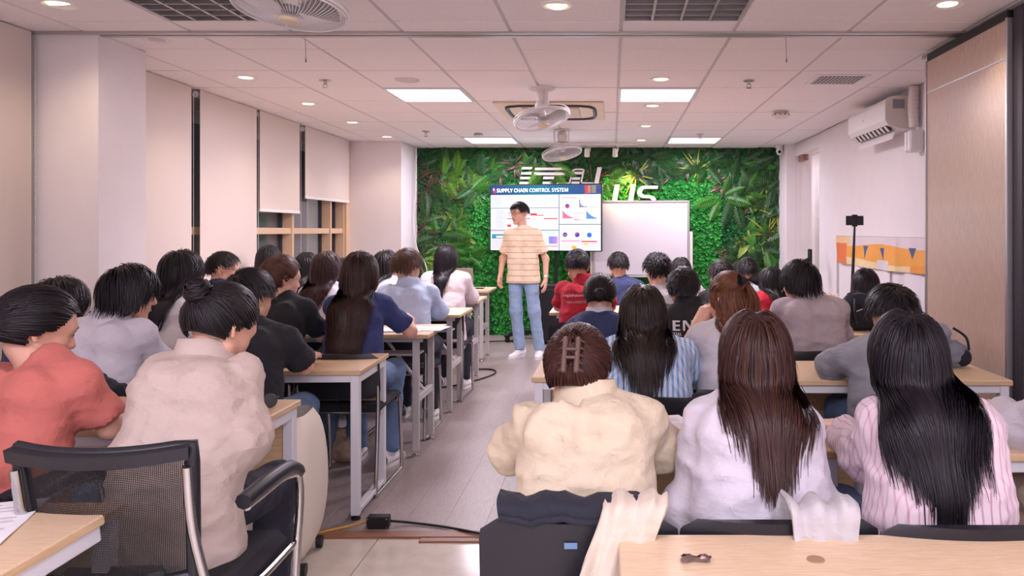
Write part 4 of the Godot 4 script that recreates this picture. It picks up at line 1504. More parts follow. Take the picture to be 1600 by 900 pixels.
		for bi in range(0, blocks.size(), 3):
			for z in range(blocks[bi + 2] * B, blocks[bi + 2] * B + B):
				for y in range(blocks[bi + 1] * B, blocks[bi + 1] * B + B):
					for x in range(blocks[bi] * B, blocks[bi] * B + B):
						var o := z * sxy + y * sx + x
						if vid[o] < 0:
							continue
						var v0 := val[o] < 0.0
						for ax in 3:
							if (val[o + st[ax]] < 0.0) == v0:
								continue
							var u := st[(ax + 1) % 3]
							var w := st[(ax + 2) % 3]
							if o - u - w < 0:
								continue
							var a := vid[o]; var b := vid[o - u]; var c := vid[o - u - w]; var d := vid[o - w]
							if b < 0 or c < 0 or d < 0:
								continue
							if v0:
								out.ix.append_array(PackedInt32Array([a, c, b, a, d, c]))
							else:
								out.ix.append_array(PackedInt32Array([a, b, c, a, c, d]))
		var nv := out.v.size()
		out.n.resize(nv)
		for i in range(0, out.ix.size(), 3):
			var a := out.ix[i]; var b := out.ix[i + 1]; var c := out.ix[i + 2]
			var f := (out.v[c] - out.v[a]).cross(out.v[b] - out.v[a])
			out.n[a] += f; out.n[b] += f; out.n[c] += f
		for i in nv:
			out.n[i] = out.n[i].normalized()
		out.c.resize(nv)
		out.c.fill(Color.WHITE)
		out.uv.resize(nv)
		return out

var jobs := []
func run_job(i: int) -> void:
	jobs[i].call()

func run_jobs() -> void:
	var id := WorkerThreadPool.add_group_task(run_job, jobs.size(), 4, true)
	WorkerThreadPool.wait_for_group_task_completion(id)
	jobs.clear()

# hand: wrist at the origin, fingers along -z, back of the hand up, thumb on -x
func hand_field(curl: float, spread := 0.0, thumb_in := 0.0) -> Field:
	var f := Field.new()
	f.k = 0.009
	var bx := [-0.029, -0.0095, 0.0095, 0.027]
	var ln := [0.07, 0.079, 0.073, 0.058]
	for i in 4:
		var base := Vector3(bx[i], 0.002 - 0.004 * absf(i - 1.3), -0.088 + 0.004 * absf(i - 1.2))
		f.chain([Vector3(bx[i] * 0.55, 0.0, 0.0), base], [0.018, 0.0125])
		var p := base
		var a := curl * 0.55
		var fan := (i - 1.5) * spread
		for j in 3:
			var d := Vector3(sin(fan) * cos(a), -sin(a), -cos(a) * cos(fan))
			var e: Vector3 = p + d * ln[i] * [0.45, 0.31, 0.24][j]
			var ra: float = [0.0098, 0.0088, 0.008][j]
			f.cap(p, e, ra, ra - 0.0008)
			p = e
			a += curl * [1.0, 0.8, 0.5][j]
	f.cap(Vector3(0, 0, 0.02), Vector3(0, -0.002, -0.02), 0.024, 0.022)
	var t0 := Vector3(-0.016, -0.008, -0.018)
	var t1 := Vector3(-0.043 + thumb_in * 0.02, -0.016, -0.05)
	var t2 := t1 + Vector3(-0.012 + thumb_in * 0.03, -0.012 - thumb_in * 0.01, -0.028)
	var t3 := t2 + Vector3(-0.004 + thumb_in * 0.02, -0.008, -0.024)
	f.chain([t0, t1, t2, t3], [0.016, 0.0125, 0.0105, 0.0085])
	return f

# head: centre of the skull at the origin, face towards -z
func head_field() -> Field:
	var f := Field.new()
	f.k = 0.022
	f.cap(Vector3(0, 0.022, -0.016), Vector3(0, 0.028, 0.02), 0.08, 0.083)
	f.cap(Vector3(0, -0.02, 0.005), Vector3(0, -0.045, -0.02), 0.066, 0.055)
	f.cap(Vector3(0, -0.045, -0.035), Vector3(0, -0.1, -0.064), 0.05, 0.024)
	for s in [-1.0, 1.0]:
		f.cap(Vector3(s * 0.036, -0.032, -0.052), Vector3(s * 0.022, -0.06, -0.064), 0.028, 0.024)
		f.cap(Vector3(s * 0.052, -0.06, -0.005), Vector3(s * 0.016, -0.108, -0.062), 0.02, 0.016)
		f.cap(Vector3(s * 0.016, 0.018, -0.087), Vector3(s * 0.048, 0.014, -0.07), 0.011, 0.01)
	return f

func head_detail(b: MB, cell: float) -> void:
	var f := Field.new()
	f.k = 0.01
	f.cap(Vector3(0, 0.004, -0.088), Vector3(0, -0.034, -0.106), 0.008, 0.0115)
	for s in [-1.0, 1.0]:
		f.cap(Vector3(s * 0.009, -0.038, -0.097), Vector3(s * 0.011, -0.038, -0.09), 0.0085, 0.008)
	b.add(f.net(cell), Transform3D())
	for s in [-1.0, 1.0]:
		f = Field.new()
		f.k = 0.006
		f.chain([Vector3(s * 0.076, -0.02, 0.006), Vector3(s * 0.084, 0.0, 0.018), Vector3(s * 0.088, 0.012, 0.022), Vector3(s * 0.089, 0.01, 0.034), Vector3(s * 0.087, -0.012, 0.034), Vector3(s * 0.08, -0.034, 0.017)], [0.005, 0.006, 0.006, 0.006, 0.006, 0.0075])
		f.cap(Vector3(s * 0.076, -0.005, 0.014), Vector3(s * 0.082, -0.008, 0.028), 0.009, 0.008)
		b.add(f.net(cell * 0.8), Transform3D())

var HEAD := {}
var HANDS := {}
func make_shared() -> void:
	jobs.append(func():
		var b := head_field().net(0.0045)
		head_detail(b, 0.0035)
		HEAD.fine = b)
	jobs.append(func():
		var b := head_field().net(0.008)
		head_detail(b, 0.006)
		HEAD.plain = b)
	jobs.append(func(): HANDS.relaxed = hand_field(0.42, 0.03).net(0.0035))
	jobs.append(func(): HANDS.flat = hand_field(0.26, 0.07).net(0.0035))
	jobs.append(func(): HANDS.fist = hand_field(1.25, 0.0, 1.0).net(0.0035))
	HEAD = {"fine": null, "plain": null}
	HANDS = {"relaxed": null, "flat": null, "fist": null}
	run_jobs()

# ---------------------------------------------------------------- hair
const SKULL := Vector3(0.086, 0.115, 0.1135)
const SKULL_AT := Vector3(0, 0.004, 0.0)

func on_scalp(d: Vector3, low := -0.5, cropped := false) -> bool:
	var az := atan2(absf(d.x), d.z)          # 0 at the back of the head, PI at the face
	var y := low
	if az > 2.25: y = 0.52
	elif az > 1.85: y = lerpf(0.02, 0.52, (az - 1.85) / 0.4)
	elif az > 1.3: y = lerpf(low * 0.6, 0.02, (az - 1.3) / 0.55)
	if cropped and az > 0.95: y = maxf(y, lerpf(low, 0.14, clampf((az - 0.95) / 0.45, 0.0, 1.0)))
	return d.y > y

func ribbon(b: MB, pts: PackedVector3Array, w: float, ce: Vector3, taper := 0.35) -> void:
	var m := pts.size()
	var first := b.v.size()
	for i in m:
		var d := (pts[mini(i + 1, m - 1)] - pts[maxi(i - 1, 0)]).normalized()
		var o := pts[i] - ce
		o.y *= 0.5
		var side := d.cross(o).normalized()
		var nn := side.cross(d).normalized()
		if nn.dot(o) < 0.0: nn = -nn
		var f := float(i) / (m - 1)
		var hw := w * 0.5 * (1.0 if f < taper else lerpf(1.0, 0.25, (f - taper) / (1.0 - taper)))
		b.vert(pts[i] - side * hw, (nn - side * 0.55).normalized())
		b.vert(pts[i] + side * hw, (nn + side * 0.55).normalized())
	for i in m - 1:
		var a := first + i * 2
		b.tri(a, a + 1, a + 3); b.tri(a, a + 3, a + 2)

func push_skull(p: Vector3, off: float) -> Vector3:
	var r := SKULL + Vector3.ONE * off
	var e := (p - SKULL_AT) / r
	var l := e.length()
	if l < 1.0:
		return SKULL_AT + e / maxf(l, 0.01) * r
	return p

# all in the head's own axes; down = gravity there; body(p) = distance to clothes there
func hair_job(h: Dictionary, hb: Basis, hc: Vector3, body: Field) -> MB:
	var rng := RandomNumberGenerator.new()
	rng.seed = h.get("seed", 1) * 7919 + 13
	var b := MB.new()
	var style: String = h.style
	var N: int = h.get("n", 600)
	var L: float = h.get("len", 0.06)
	var col: Color = h.col
	var w: float = h.get("w", 0.006)
	var vol: float = h.get("vol", 0.014) * 0.7
	var inv := hb.inverse()
	var down := inv * Vector3.DOWN
	var low: float = h.get("low", -0.42 if style == "short" else -0.5)
	var tie: Vector3 = (h.get("tie", Vector3(0, 0.1, 1.0)) as Vector3).normalized()
	var tie_p := SKULL_AT + tie * (SKULL + Vector3.ONE * 0.012)
	var wave: float = h.get("wave", 0.0)
	# cap under the strands
	b.col = Color(col.r * 0.7, col.g * 0.7, col.b * 0.7)
	var R := 22
	var C := 36
	var idx := {}
	for i in R + 1:
		for j in C:
			var el := PI * 0.5 - PI * 0.86 * i / R
			var az := TAU * j / C
			var d := Vector3(cos(el) * sin(az), sin(el), cos(el) * cos(az))
			idx[i * C + j] = b.vert(SKULL_AT + d * (SKULL + Vector3.ONE * 0.0035), d) if on_scalp(d, low, style == "short") else -1
	for i in R:
		for j in C:
			var a: int = idx[i * C + j]; var e: int = idx[i * C + (j + 1) % C]; var f: int = idx[(i + 1) * C + (j + 1) % C]; var g: int = idx[(i + 1) * C + j]
			if a >= 0 and e >= 0 and f >= 0: b.tri(a, e, f)
			if a >= 0 and f >= 0 and g >= 0: b.tri(a, f, g)
	var made := 0
	var k := 0
	var total := int(N * 1.75)
	while made < N and k < total * 2:
		k += 1
		var u := fposmod(k * 0.754877666, 1.0)
		var vv := fposmod(k * 0.569840291, 1.0)
		var yy := lerpf(-0.62, 1.0, u)
		var ph := TAU * vv
		var d := Vector3(sqrt(1.0 - yy * yy) * sin(ph), yy, sqrt(1.0 - yy * yy) * cos(ph))
		if not on_scalp(d, low, style == "short"):
			continue
		made += 1
		var tint := rng.randf_range(0.65, 1.35)
		b.col = Color(col.r * tint, col.g * tint, col.b * tint)
		var p := SKULL_AT + d * (SKULL + Vector3.ONE * 0.003)
		var pts := PackedVector3Array([p])
		var off := 0.004 + vol * rng.randf()
		var sgn := signf(d.x) if absf(d.x) > 0.004 else (1.0 if rng.randf() < 0.5 else -1.0)
		var tied := style in ["pony", "bun", "clip"] or (style == "halfup" and d.y > 0.3)
		if tied:
			var steps := 9
			for i in range(1, steps + 1):
				var f := float(i) / steps
				var e := d.slerp(tie, f) if d.dot(tie) > -0.98 else d.lerp(tie, f).normalized()
				pts.append(SKULL_AT + e * (SKULL + Vector3.ONE * (0.004 + (vol * 0.8 + 0.004) * sin(f * PI) * rng.randf_range(0.6, 1.0) + 0.008 * f)))
			if style == "pony" or style == "halfup":
				if rng.randf() < 0.6:
					var dir := (tie * 0.6 + down * 0.5 + Vector3(rng.randfn() * 0.12, 0, rng.randfn() * 0.1)).normalized()
					p = pts[-1]
					var ln := L * rng.randf_range(0.72, 1.05)
					var n := int(ceil(ln / 0.03))
					var wph := rng.randf() * 1.5
					for i in n:
						dir = (dir * 0.62 + down * 0.38 + Vector3(rng.randfn(), 0, rng.randfn()) * 0.03).normalized()
						p += dir * 0.03
						if wave > 0.0: p += Vector3(sin(i * 0.9 + wph), 0, cos(i * 0.8 + wph)) * wave
						p = push_skull(p, off + 0.012)
						p = push_body(p, hb, hc, body, 0.012 + off)
						pts.append(p)
		elif style == "short":
			var front := d.z < -0.25 and d.y > 0.3
			var crown := Vector3(0.1, 0.8, 0.58)
			var flow := d - crown
			if d.y > 0.45: flow += Vector3(h.get("sweep", 0.25), 0, -0.5)
			flow += Vector3(rng.randfn(), rng.randfn(), rng.randfn()) * h.get("mess", 0.09)
			var dir := (flow - d * flow.dot(d)).normalized()
			var top := clampf((d.y + 0.1) / 0.8, 0.0, 1.0)
			var ln := L * lerpf(0.42, 1.0, top) * rng.randf_range(0.75, 1.15)
			var lift: float = h.get("lift", 0.3) * lerpf(0.35, 1.0, top)
			for i in 5:
				dir = (dir + d * lift * (0.5 if i < 2 else -0.25) + down * 0.22).normalized()
				p += dir * ln / 5.0
				if wave > 0.0: p += Vector3(sin(i * 2.0 + k), cos(i * 2.3 + k), sin(i * 1.7 + k * 2)) * wave
				p = push_skull(p, 0.004 + off * (0.4 + 0.15 * i))
				pts.append(p)
		else:
			# loose hair falling from a parting or from the crown
			var dir := Vector3.ZERO
			if h.get("part", true) and d.z < 0.35:
				dir = Vector3(sgn * (1.0 if d.y > 0.6 else 0.25), -0.5, 0.35 if d.z > -0.4 else 0.75)
			else:
				dir = d - Vector3(0, 0.75, 0.45)
				if d.z < -0.1: dir += Vector3(sgn * 0.4, 0, 0.5)
			dir = (dir - d * dir.dot(d)).normalized()
			var ln := L * (1.04 - 0.34 * pow(rng.randf(), 1.6)) * (0.9 if absf(d.x) > 0.75 else 1.0)
			var n := int(ceil(ln / 0.026))
			var wph := rng.randf() * 1.2
			var stray := rng.randfn() * 0.012
			var xt: float = h.get("spread", 0.11) * atan2(d.x, d.z) / 2.6 + rng.randfn() * 0.008 + h.get("shift", 0.0)
			for i in n:
				var back := 0.0
				if p.z < 0.01 and p.y < 0.05: back = h.get("tuck", 0.55)
				var pull := 0.0
				if p.y < -0.05: pull = clampf((clampf(xt, -0.1, 0.1) - p.x) * 4.0, -0.4, 0.4)
				dir = (dir * 0.6 + down * 0.42 + inv * Vector3(stray, 0, 0) + Vector3(pull, 0, 0.1 if p.z < 0.02 else 0.0) + Vector3(rng.randfn() * 0.02, 0, back + rng.randfn() * 0.02)).normalized()
				p += dir * 0.026
				if wave > 0.0: p += inv * Vector3(sin(i * 0.75 + wph), 0, cos(i * 0.7 + wph)) * wave
				p = push_skull(p, off)
				if p.y < -0.06: p = push_body(p, hb, hc, body, 0.006 + off * 0.8)
				pts.append(p)
		if pts.size() > 2:
			ribbon(b, pts, w * rng.randf_range(0.7, 1.25), Vector3.ZERO if style == "short" else SKULL_AT + Vector3(0, 0, -0.02), 0.8 if tied else 0.5)
	if style == "bun" or style == "clip":
		var bc := tie_p + tie * (0.008 if style == "bun" else 0.006)
		var br: float = h.get("bun", 0.036)
		var ax := tie
		var side := ax.cross(Vector3.UP).normalized()
		var up := side.cross(ax)
		for i in 150:
			var tint := rng.randf_range(0.6, 1.35)
			b.col = Color(col.r * tint, col.g * tint, col.b * tint)
			var pts := PackedVector3Array()
			var a0 := rng.randf() * TAU
			var el := rng.randf_range(-0.9, 1.25)
			var rr := br * rng.randf_range(0.82, 1.08)
			for j in 10:
				var a := a0 + j * 0.24
				var e2 := el + 0.18 * sin(j * 0.7 + a0)
				var q := side * cos(a) * cos(e2) + up * sin(a) * cos(e2) + ax * sin(e2)
				if style == "clip": q = q * Vector3(0.95, 1.75, 0.8)
				pts.append(bc + q * rr)
			ribbon(b, pts, 0.007, bc, 0.8)
	return b

func push_body(p: Vector3, hb: Basis, hc: Vector3, body: Field, gap: float) -> Vector3:
	var g := hb * p + hc
	gap += body.amp * 0.8
	var d := body.at(g)
	if d >= gap:
		return p
	var e := 0.012
	var n := Vector3(body.at(g + Vector3(e, 0, 0)) - d, body.at(g + Vector3(0, e, 0)) - d, body.at(g + Vector3(0, 0, e)) - d)
	n.z = maxf(n.z, 0.4 * n.length())
	n.x *= 0.3
	n.y *= 0.3
	if n.length() < 1e-6: return p
	g += n.normalized() * minf(gap - d, 0.03)
	return hb.inverse() * (g - hc)

# ---------------------------------------------------------------- people
var folk := []
var fold_noise: FastNoiseLite

func cloth(c: Color, rough := 0.85, tex: Texture2D = null, scale := Vector3.ONE, n := 0.5) -> StandardMaterial3D:
	var m := mat(c, rough)
	triplanar(m, tex, scale, false, M.wrinkle if tex == null else null, n)
	if tex == null: m.uv1_scale = Vector3(1.8, 2.4, 1.8)
	m.rim_enabled = true
	m.rim = 0.25
	m.rim_tint = 0.6
	return m

func stripe_tex(w: int, cols: Array, horizontal := false) -> ImageTexture:
	var im := Image.create(w, w, false, Image.FORMAT_RGB8)
	im.fill(cols[0][1])
	for c in cols:
		for s in range(int(c[0] * w), w):
			im.fill_rect(Rect2i(0, s, w, 1) if horizontal else Rect2i(s, 0, 1, w), c[1])
	return ImageTexture.create_from_image(im)

# d: label, head (x, top y, depth), sx shoulders x, sy shoulder height, yaw, hyaw, hpitch, w shoulder scale, top, sleeve, pants, hair, arms
func person(d: Dictionary) -> void:
	var seated: bool = not d.has("stand")
	var yaw: float = d.get("yaw", 0.0)
	var head: Vector3 = d.head
	var hc_w := Vector3(head.x, head.y - 0.122, -head.z)
	var pel_w := Vector3(d.get("px", lerpf(d.sx, head.x, 0.3)), 0, -(head.z - d.get("lean", 0.16)))
	if not seated: pel_w = Vector3(d.sx, 0, -head.z)
	var t := thing("person", pel_w, yaw, d.label, "person", d.get("group", ""))
	var turn := Basis(Vector3.UP, -yaw)
	var hc := turn * (hc_w - pel_w)
	var hb := Basis(Vector3.UP, d.get("hyaw", 0.0)) * Basis(Vector3.RIGHT, -d.get("hpitch", 0.2)) * Basis(Vector3.BACK, d.get("hroll", 0.0))
	var w: float = d.get("w", 1.0)
	var sy: float = d.get("sy", head.y - 0.29)
	var nb := Vector3(0, 0, 0)
	var shc := turn * (Vector3(d.sx, sy, hc_w.z + 0.045) - pel_w)
	nb = shc + Vector3(0, 0.055, -0.005)
	var py := 0.575 if seated else 0.87
	var pel := Vector3(0, py, 0)
	var hump := 0.03 if seated else 0.0
	var belly := pel.lerp(nb, 0.36) + Vector3(0, 0, hump)
	var chest := pel.lerp(nb, 0.72) + Vector3(0, 0, hump)
	var fat: float = d.get("fat", 1.0)
	var shirt := Field.new()
	shirt.k = 0.042
	var body := Field.new()
	body.k = 0.03
	var legs := Field.new()
	legs.k = 0.04
	var sh := [shc + Vector3(-0.142 * w, 0, 0.0), shc + Vector3(0.142 * w, 0, 0.0)]
	var loose: float = d.get("loose", 0.012)
	var bottom: Vector3 = pel + Vector3(0, d.get("hem", -0.04), 0.0)
	for s in [-1.0, 1.0]:
		shirt.chain([bottom + Vector3(s * 0.07 * w, 0, 0.0), belly + Vector3(s * 0.06 * w, 0, 0), chest + Vector3(s * 0.066 * w, 0, 0)], [(0.096 + loose) * fat, (0.08 + loose) * fat, (0.08 + loose * 0.8) * fat])
		shirt.cap(chest + Vector3(s * 0.066 * w, 0.02, 0), (sh[0 if s < 0 else 1] as Vector3) * 1.0 + Vector3(-s * 0.03, -0.02, 0.0), (0.076 + loose * 0.6) * fat, 0.048)
		body.chain([pel + Vector3(s * 0.07 * w, 0, 0), belly + Vector3(s * 0.06 * w, 0, 0), chest + Vector3(s * 0.065 * w, 0, 0)], [0.085, 0.072, 0.075])
		shirt.cap(nb + Vector3(s * 0.02, -0.012, 0.0), sh[0 if s < 0 else 1], 0.052, 0.04)
	shirt.cap(sh[0] + Vector3(0, -0.012, 0), sh[1] + Vector3(0, -0.012, 0), 0.042 + loose * 0.2, 0.042 + loose * 0.2)
	body.cap(sh[0] + Vector3(0.01, -0.02, 0), sh[1] + Vector3(-0.01, -0.02, 0), 0.028, 0.028)
	var neck_top := hc + hb * Vector3(0, -0.055, 0.022)
	body.cap(nb + Vector3(0, -0.04, 0), neck_top, 0.056 * d.get("neck", 0.95), 0.05 * d.get("neck", 0.95))
	# arms
	var sleeve: String = d.get("sleeve", "long")
	var th: float = d.get("th", 0.735)
	var hand_at := []
	for i in 2:
		var s := -1.0 if i == 0 else 1.0
		var S: Vector3 = sh[i]
		var mode = (d.get("arms", ["t", "t"]) as Array)[i]
		var E: Vector3
		var Wr: Vector3
		var pose := "flat"
		var palm := Vector3.UP
		if mode is Array:
			E = mode[0]; Wr = mode[1]; pose = mode[2]; palm = mode[3]
		elif mode == "t":
			E = S + Vector3(s * d.get("flare", 0.04), -0.21, -0.09)
			E.y = maxf(E.y, th + 0.03)
			Wr = Vector3(s * 0.07 + S.x * 0.35, th + 0.03, E.z - 0.25)
		else:
			E = S + Vector3(s * 0.045, -0.24, 0.0)
			Wr = Vector3(s * 0.1, 0.68, E.z - 0.23)
			pose = "relaxed"
		var ln := (Wr - E).normalized()
		body.chain([S + Vector3(-s * 0.012, -0.022, 0), E, Wr], [0.032, 0.034, 0.025])
		hand_at.append([Wr, ln, palm, pose, s])
		if sleeve == "long":
			var cuff := E.lerp(Wr, 0.9)
			shirt.chain([S + Vector3(-s * 0.012, -0.022, 0), E, cuff], [0.043 + loose * 0.4, 0.042 + loose * 0.6, 0.034 + loose * 0.5])
			shirt.cut(E.lerp(Wr, d.get("cuff", 0.86)), ln, 0.08, 0.12)
		elif sleeve == "half":
			shirt.chain([S + Vector3(-s * 0.012, -0.022, 0), E, E.lerp(Wr, 0.35)], [0.044 + loose * 0.4, 0.044 + loose * 0.6, 0.042 + loose * 0.6])
			shirt.cut(E.lerp(Wr, 0.2), ln, 0.09, 0.2)
		else:
			var e2 := S.lerp(E, 0.78)
			shirt.chain([S + Vector3(-s * 0.012, -0.02, 0), e2], [0.045 + loose * 0.5, 0.047 + loose * 0.8])
			shirt.cut(S.lerp(E, d.get("cuff", 0.66)), E - S, 0.095, 0.16)
	shirt.cut(nb + Vector3(0, 0.03 if not d.has("collar") else 0.036, -0.01), (neck_top - nb).normalized(), 0.12, 0.2)
	if not seated:
		shirt.cut(Vector3(0, d.get("hemy", 0.8), 0), Vector3.DOWN, 0.4, 0.3)
	shirt.noise = fold_noise
	shirt.amp = d.get("folds", 0.008)
	shirt.fr = d.get("ffr", Vector3(5.5, 9.0, 5.5))
	# legs
	var knees := []
	for i in 2:
		var s := -1.0 if i == 0 else 1.0
		var hip := pel + Vector3(s * 0.08 * w, -0.015, -0.01)
		var kn: Vector3; var an: Vector3; var toe: Vector3
		if seated:
			kn = Vector3(s * 0.11, 0.53, -0.41); an = Vector3(s * 0.11, 0.095, -0.36 + 0.05 * s); toe = an + Vector3(s * 0.02, -0.055, -0.14)
		else:
			var g: Array = d.stand[i]
			kn = g[0]; an = g[1]; toe = g[2]
		legs.chain([hip, kn, an + Vector3(0, -0.02, 0)], [0.08, 0.064, 0.056])
		body.chain([hip, kn, an], [0.07, 0.05, 0.035])
		knees.append([kn, an, toe])
		legs.cut(an + Vector3(0, -0.02, 0), (an - kn).normalized(), 0.09, 0.1)
	var lr := 0.088 if seated else 0.078
	legs.cap(pel + Vector3(-0.06 * w, -0.01, -0.01), pel + Vector3(0.06 * w, -0.01, -0.01), lr, lr)
	if not seated: legs.cut(Vector3(0, 1.0, 0), Vector3.UP, 0.4, 0.4)
	legs.noise = fold_noise
	legs.amp = 0.006
	var cell: float = d.get("cell", 0.014)
	var r := {"t": t, "d": d, "hb": hb, "hc": hc, "hands": hand_at, "legs_at": knees, "shirt_f": shirt, "nb": nb, "neck_top": neck_top}
	folk.append(r)
	jobs.append(func(): r["shirt"] = shirt.net(cell))
	jobs.append(func(): r["body"] = body.net(maxf(cell, 0.012)))
	jobs.append(func(): r["legs"] = legs.net(maxf(cell, 0.017)))
	if d.has("hair"):
		jobs.append(func(): r["hair"] = hair_job(d.hair, hb, hc, shirt))
	for key in ["shirt", "body", "legs", "hair"]: r[key] = null

func finish_person(r: Dictionary) -> void:
	var d: Dictionary = r.d
	var t: Node3D = r.t
	var hx := Transform3D(r.hb, r.hc)
	var b: MB = r.body
	var hs: float = d.get("hs", 1.0)
	b.add(HEAD.fine if d.has("face") else HEAD.plain, hx * Transform3D(Basis().scaled(Vector3(0.95, 1, 1) * hs), Vector3.ZERO))
	for h in r.hands:
		var z: Vector3 = -h[1]
		var x: Vector3 = (h[2] as Vector3).cross(z).normalized()
		var y := z.cross(x)
		var bs := Basis(x, y, z)
		if h[4] < 0.0: bs = bs * Basis().scaled(Vector3(-1, 1, 1))
		b.add(HANDS[h[3]], Transform3D(bs, h[0]))
	put(b, "body", d.get("skin", M.skin), t)
	put(r.shirt, d.get("topname", "shirt"), d.top, t)
	put(r.legs, "trousers", d.get("pants", M.jeans), t)
	for g in r.legs_at:
		var sm := MB.new()
		var an: Vector3 = g[1]
		var toe: Vector3 = g[2]
		var dir := (toe - an)
		dir.y = 0
		dir = dir.normalized()
		var side := dir.cross(Vector3.UP)
		var y0: float = an.y - 0.095
		var rows := []
		for i in 9:
			var f := i / 8.0
			var ce := Vector3(an.x, y0, an.z) + dir * lerpf(-0.075, 0.19, f)
			var wd := 0.046 * pow(sin(PI * clampf(f * 0.86 + 0.1, 0, 1)), 0.45)
			var hh := lerpf(0.1, 0.045, smoothstep(0.25, 0.8, f)) * (1.0 if f < 0.97 else 0.6)
			var row := []
			for j in 12:
				var a := PI * 2.0 * j / 12
				var yy := maxf(0.0, 0.5 + 0.5 * sin(a)) * hh
				row.append(ce + side * cos(a) * wd * (1.0 if sin(a) < 0.3 else 0.8) + Vector3(0, yy + 0.001, 0))
			rows.append(row)
		sm.sheet(rows, 0.0, true)
		var so := put(sm, "shoe", d.get("shoes", M.white), t)
		var sole := MB.new()
		var rim := []
		for i in 2:
			var row := []
			for j in 20:
				var a := TAU * j / 20
				row.append(Vector3(an.x, y0 + 0.024 * i, an.z) + dir * (0.058 + 0.142 * cos(a)) + side * 0.05 * sin(a) * (0.9 + 0.1 * cos(a)))
			rim.append(row)
		sole.sheet(rim, 0.0, true)
		put(sole, "sole", M.white, so)
	if r.hair:
		var ho := put(r.hair, "hair", M.hair, t)
		ho.transform = Transform3D(r.hb * Basis().scaled(Vector3.ONE * hs), r.hc)
	if d.has("collar"):
		var cb := MB.new()
		var rows := []
		for i in 4:
			var row := []
			for j in 21:
				var a := TAU * (j / 20.0 - 0.5) * 0.86
				var f := i / 3.0
				var rad := [0.066, 0.071, 0.077, 0.096][i] as float
				var up := [0.03, 0.042, 0.02, -0.03][i] as float
				row.append((r.nb as Vector3) + Vector3(sin(a) * rad, up + 0.012 * cos(a), cos(a) * rad * 0.95 - 0.008))
			rows.append(row)
		cb.sheet(rows, 0.002)
		put(cb, "collar", d.get("collarmat", d.top), t)
	if d.has("face"):
		var em := mat(rgb8(236, 230, 226), 0.25)
		var im := mat(rgb8(30, 20, 16), 0.2)
		for s in [-1.0, 1.0]:
			var e := MB.new()
			e.lathe([Vector2(0, 0.009), Vector2(0.007, 0.006), Vector2(0.0105, 0.0), Vector2(0.007, -0.006), Vector2(0, -0.009)], hx * Transform3D(Basis().scaled(Vector3(1, 0.55, 0.8)), Vector3(s * 0.031, -0.002, -0.081)), 12)
			put(e, "eye", em, t)
			e = MB.new()
			e.lathe([Vector2(0, 0.004), Vector2(0.004, 0.003), Vector2(0.0045, 0)], hx * Transform3D(Basis(Vector3.RIGHT, -PI / 2), Vector3(s * 0.031, -0.002, -0.088)), 10)
			put(e, "iris", im, t)
			e = MB.new()
			var pts := []
			for k in 5: pts.append(hx * Vector3(s * lerpf(0.014, 0.05, k / 4.0), 0.019 + 0.005 * sin(k / 4.0 * PI), lerpf(-0.1, -0.082, pow(k / 4.0, 1.6))))
			e.tube(pts, [0.0025, 0.0035, 0.0035, 0.003, 0.0015], 5)
			put(e, "eyebrow", im, t)
		var lm := mat(rgb8(178, 104, 96), 0.45)
		var lp := MB.new()
		var up := []
		for k in 7: up.append(hx * Vector3(lerpf(-0.023, 0.023, k / 6.0), -0.069 + 0.002 * cos(k * 1.05), -0.0885 - 0.006 * sin(k / 6.0 * PI)))
		lp.tube(up, [0.002, 0.004, 0.005, 0.005, 0.005, 0.004, 0.002], 6)
		put(lp, "lips", lm, t)
	if d.has("glasses"):
		var gb := MB.new()
		for s in [-1.0, 1.0]:
			var ring := []
			for k in 17: ring.append(hx * Vector3(s * 0.032 + cos(TAU * k / 16) * 0.024, -0.004 + sin(TAU * k / 16) * 0.019, -0.104))
			gb.tube(ring, 0.0016, 5, false)
			gb.tube([hx * Vector3(s * 0.056, 0.0, -0.103), hx * Vector3(s * 0.08, 0.002, -0.06), hx * Vector3(s * 0.09, 0.004, 0.01)], 0.0018, 5)
		gb.tube([hx * Vector3(-0.009, 0, -0.105), hx * Vector3(0.009, 0, -0.105)], 0.0015, 5)
		put(gb, "glasses", M.black, t)

# flat print or lettering laid on the back of a garment, following its surface
func print_on(r: Dictionary, text: String, at: Vector3, height: float, col: Color, bold := 0, wide := 0.0) -> void:
	var tm := TextMesh.new()
	var sf := SystemFont.new()
	sf.font_names = PackedStringArray(["Droid Sans"])
	sf.font_weight = 700 if bold else 400
	tm.font = sf
	tm.font_size = 48
	tm.text = text
	tm.depth = 0.0
	tm.pixel_size = 0.01
	var a := tm.surface_get_arrays(0)
	var bb := tm.get_aabb()
	var sc := height / bb.size.y
	var sx: float = wide / bb.size.x if wide > 0.0 else sc
	var f: Field = r.shirt_f
	var b := MB.new()
	var vs: PackedVector3Array = a[Mesh.ARRAY_VERTEX]
	for v in vs:
		var p := at + Vector3((v.x - bb.get_center().x) * sx, (v.y - bb.get_center().y) * sc, 0.3)
		for i in 40:
			var dd := f.at(p)
			if f.amp > 0.0: dd -= f.amp * f.noise.get_noise_3dv(p * f.fr)
			if dd < 0.004: break
			p.z -= dd * 0.7
		b.vert(p + Vector3(0, 0, 0.002), Vector3(0, 0, 1))
	var ix: PackedInt32Array = a[Mesh.ARRAY_INDEX] if a[Mesh.ARRAY_INDEX] != null else PackedInt32Array(range(vs.size()))
	for i in range(0, ix.size(), 3): b.tri(ix[i], ix[i + 1], ix[i + 2])
	put(b, "printed_text", mat(col, 0.6), r.t)

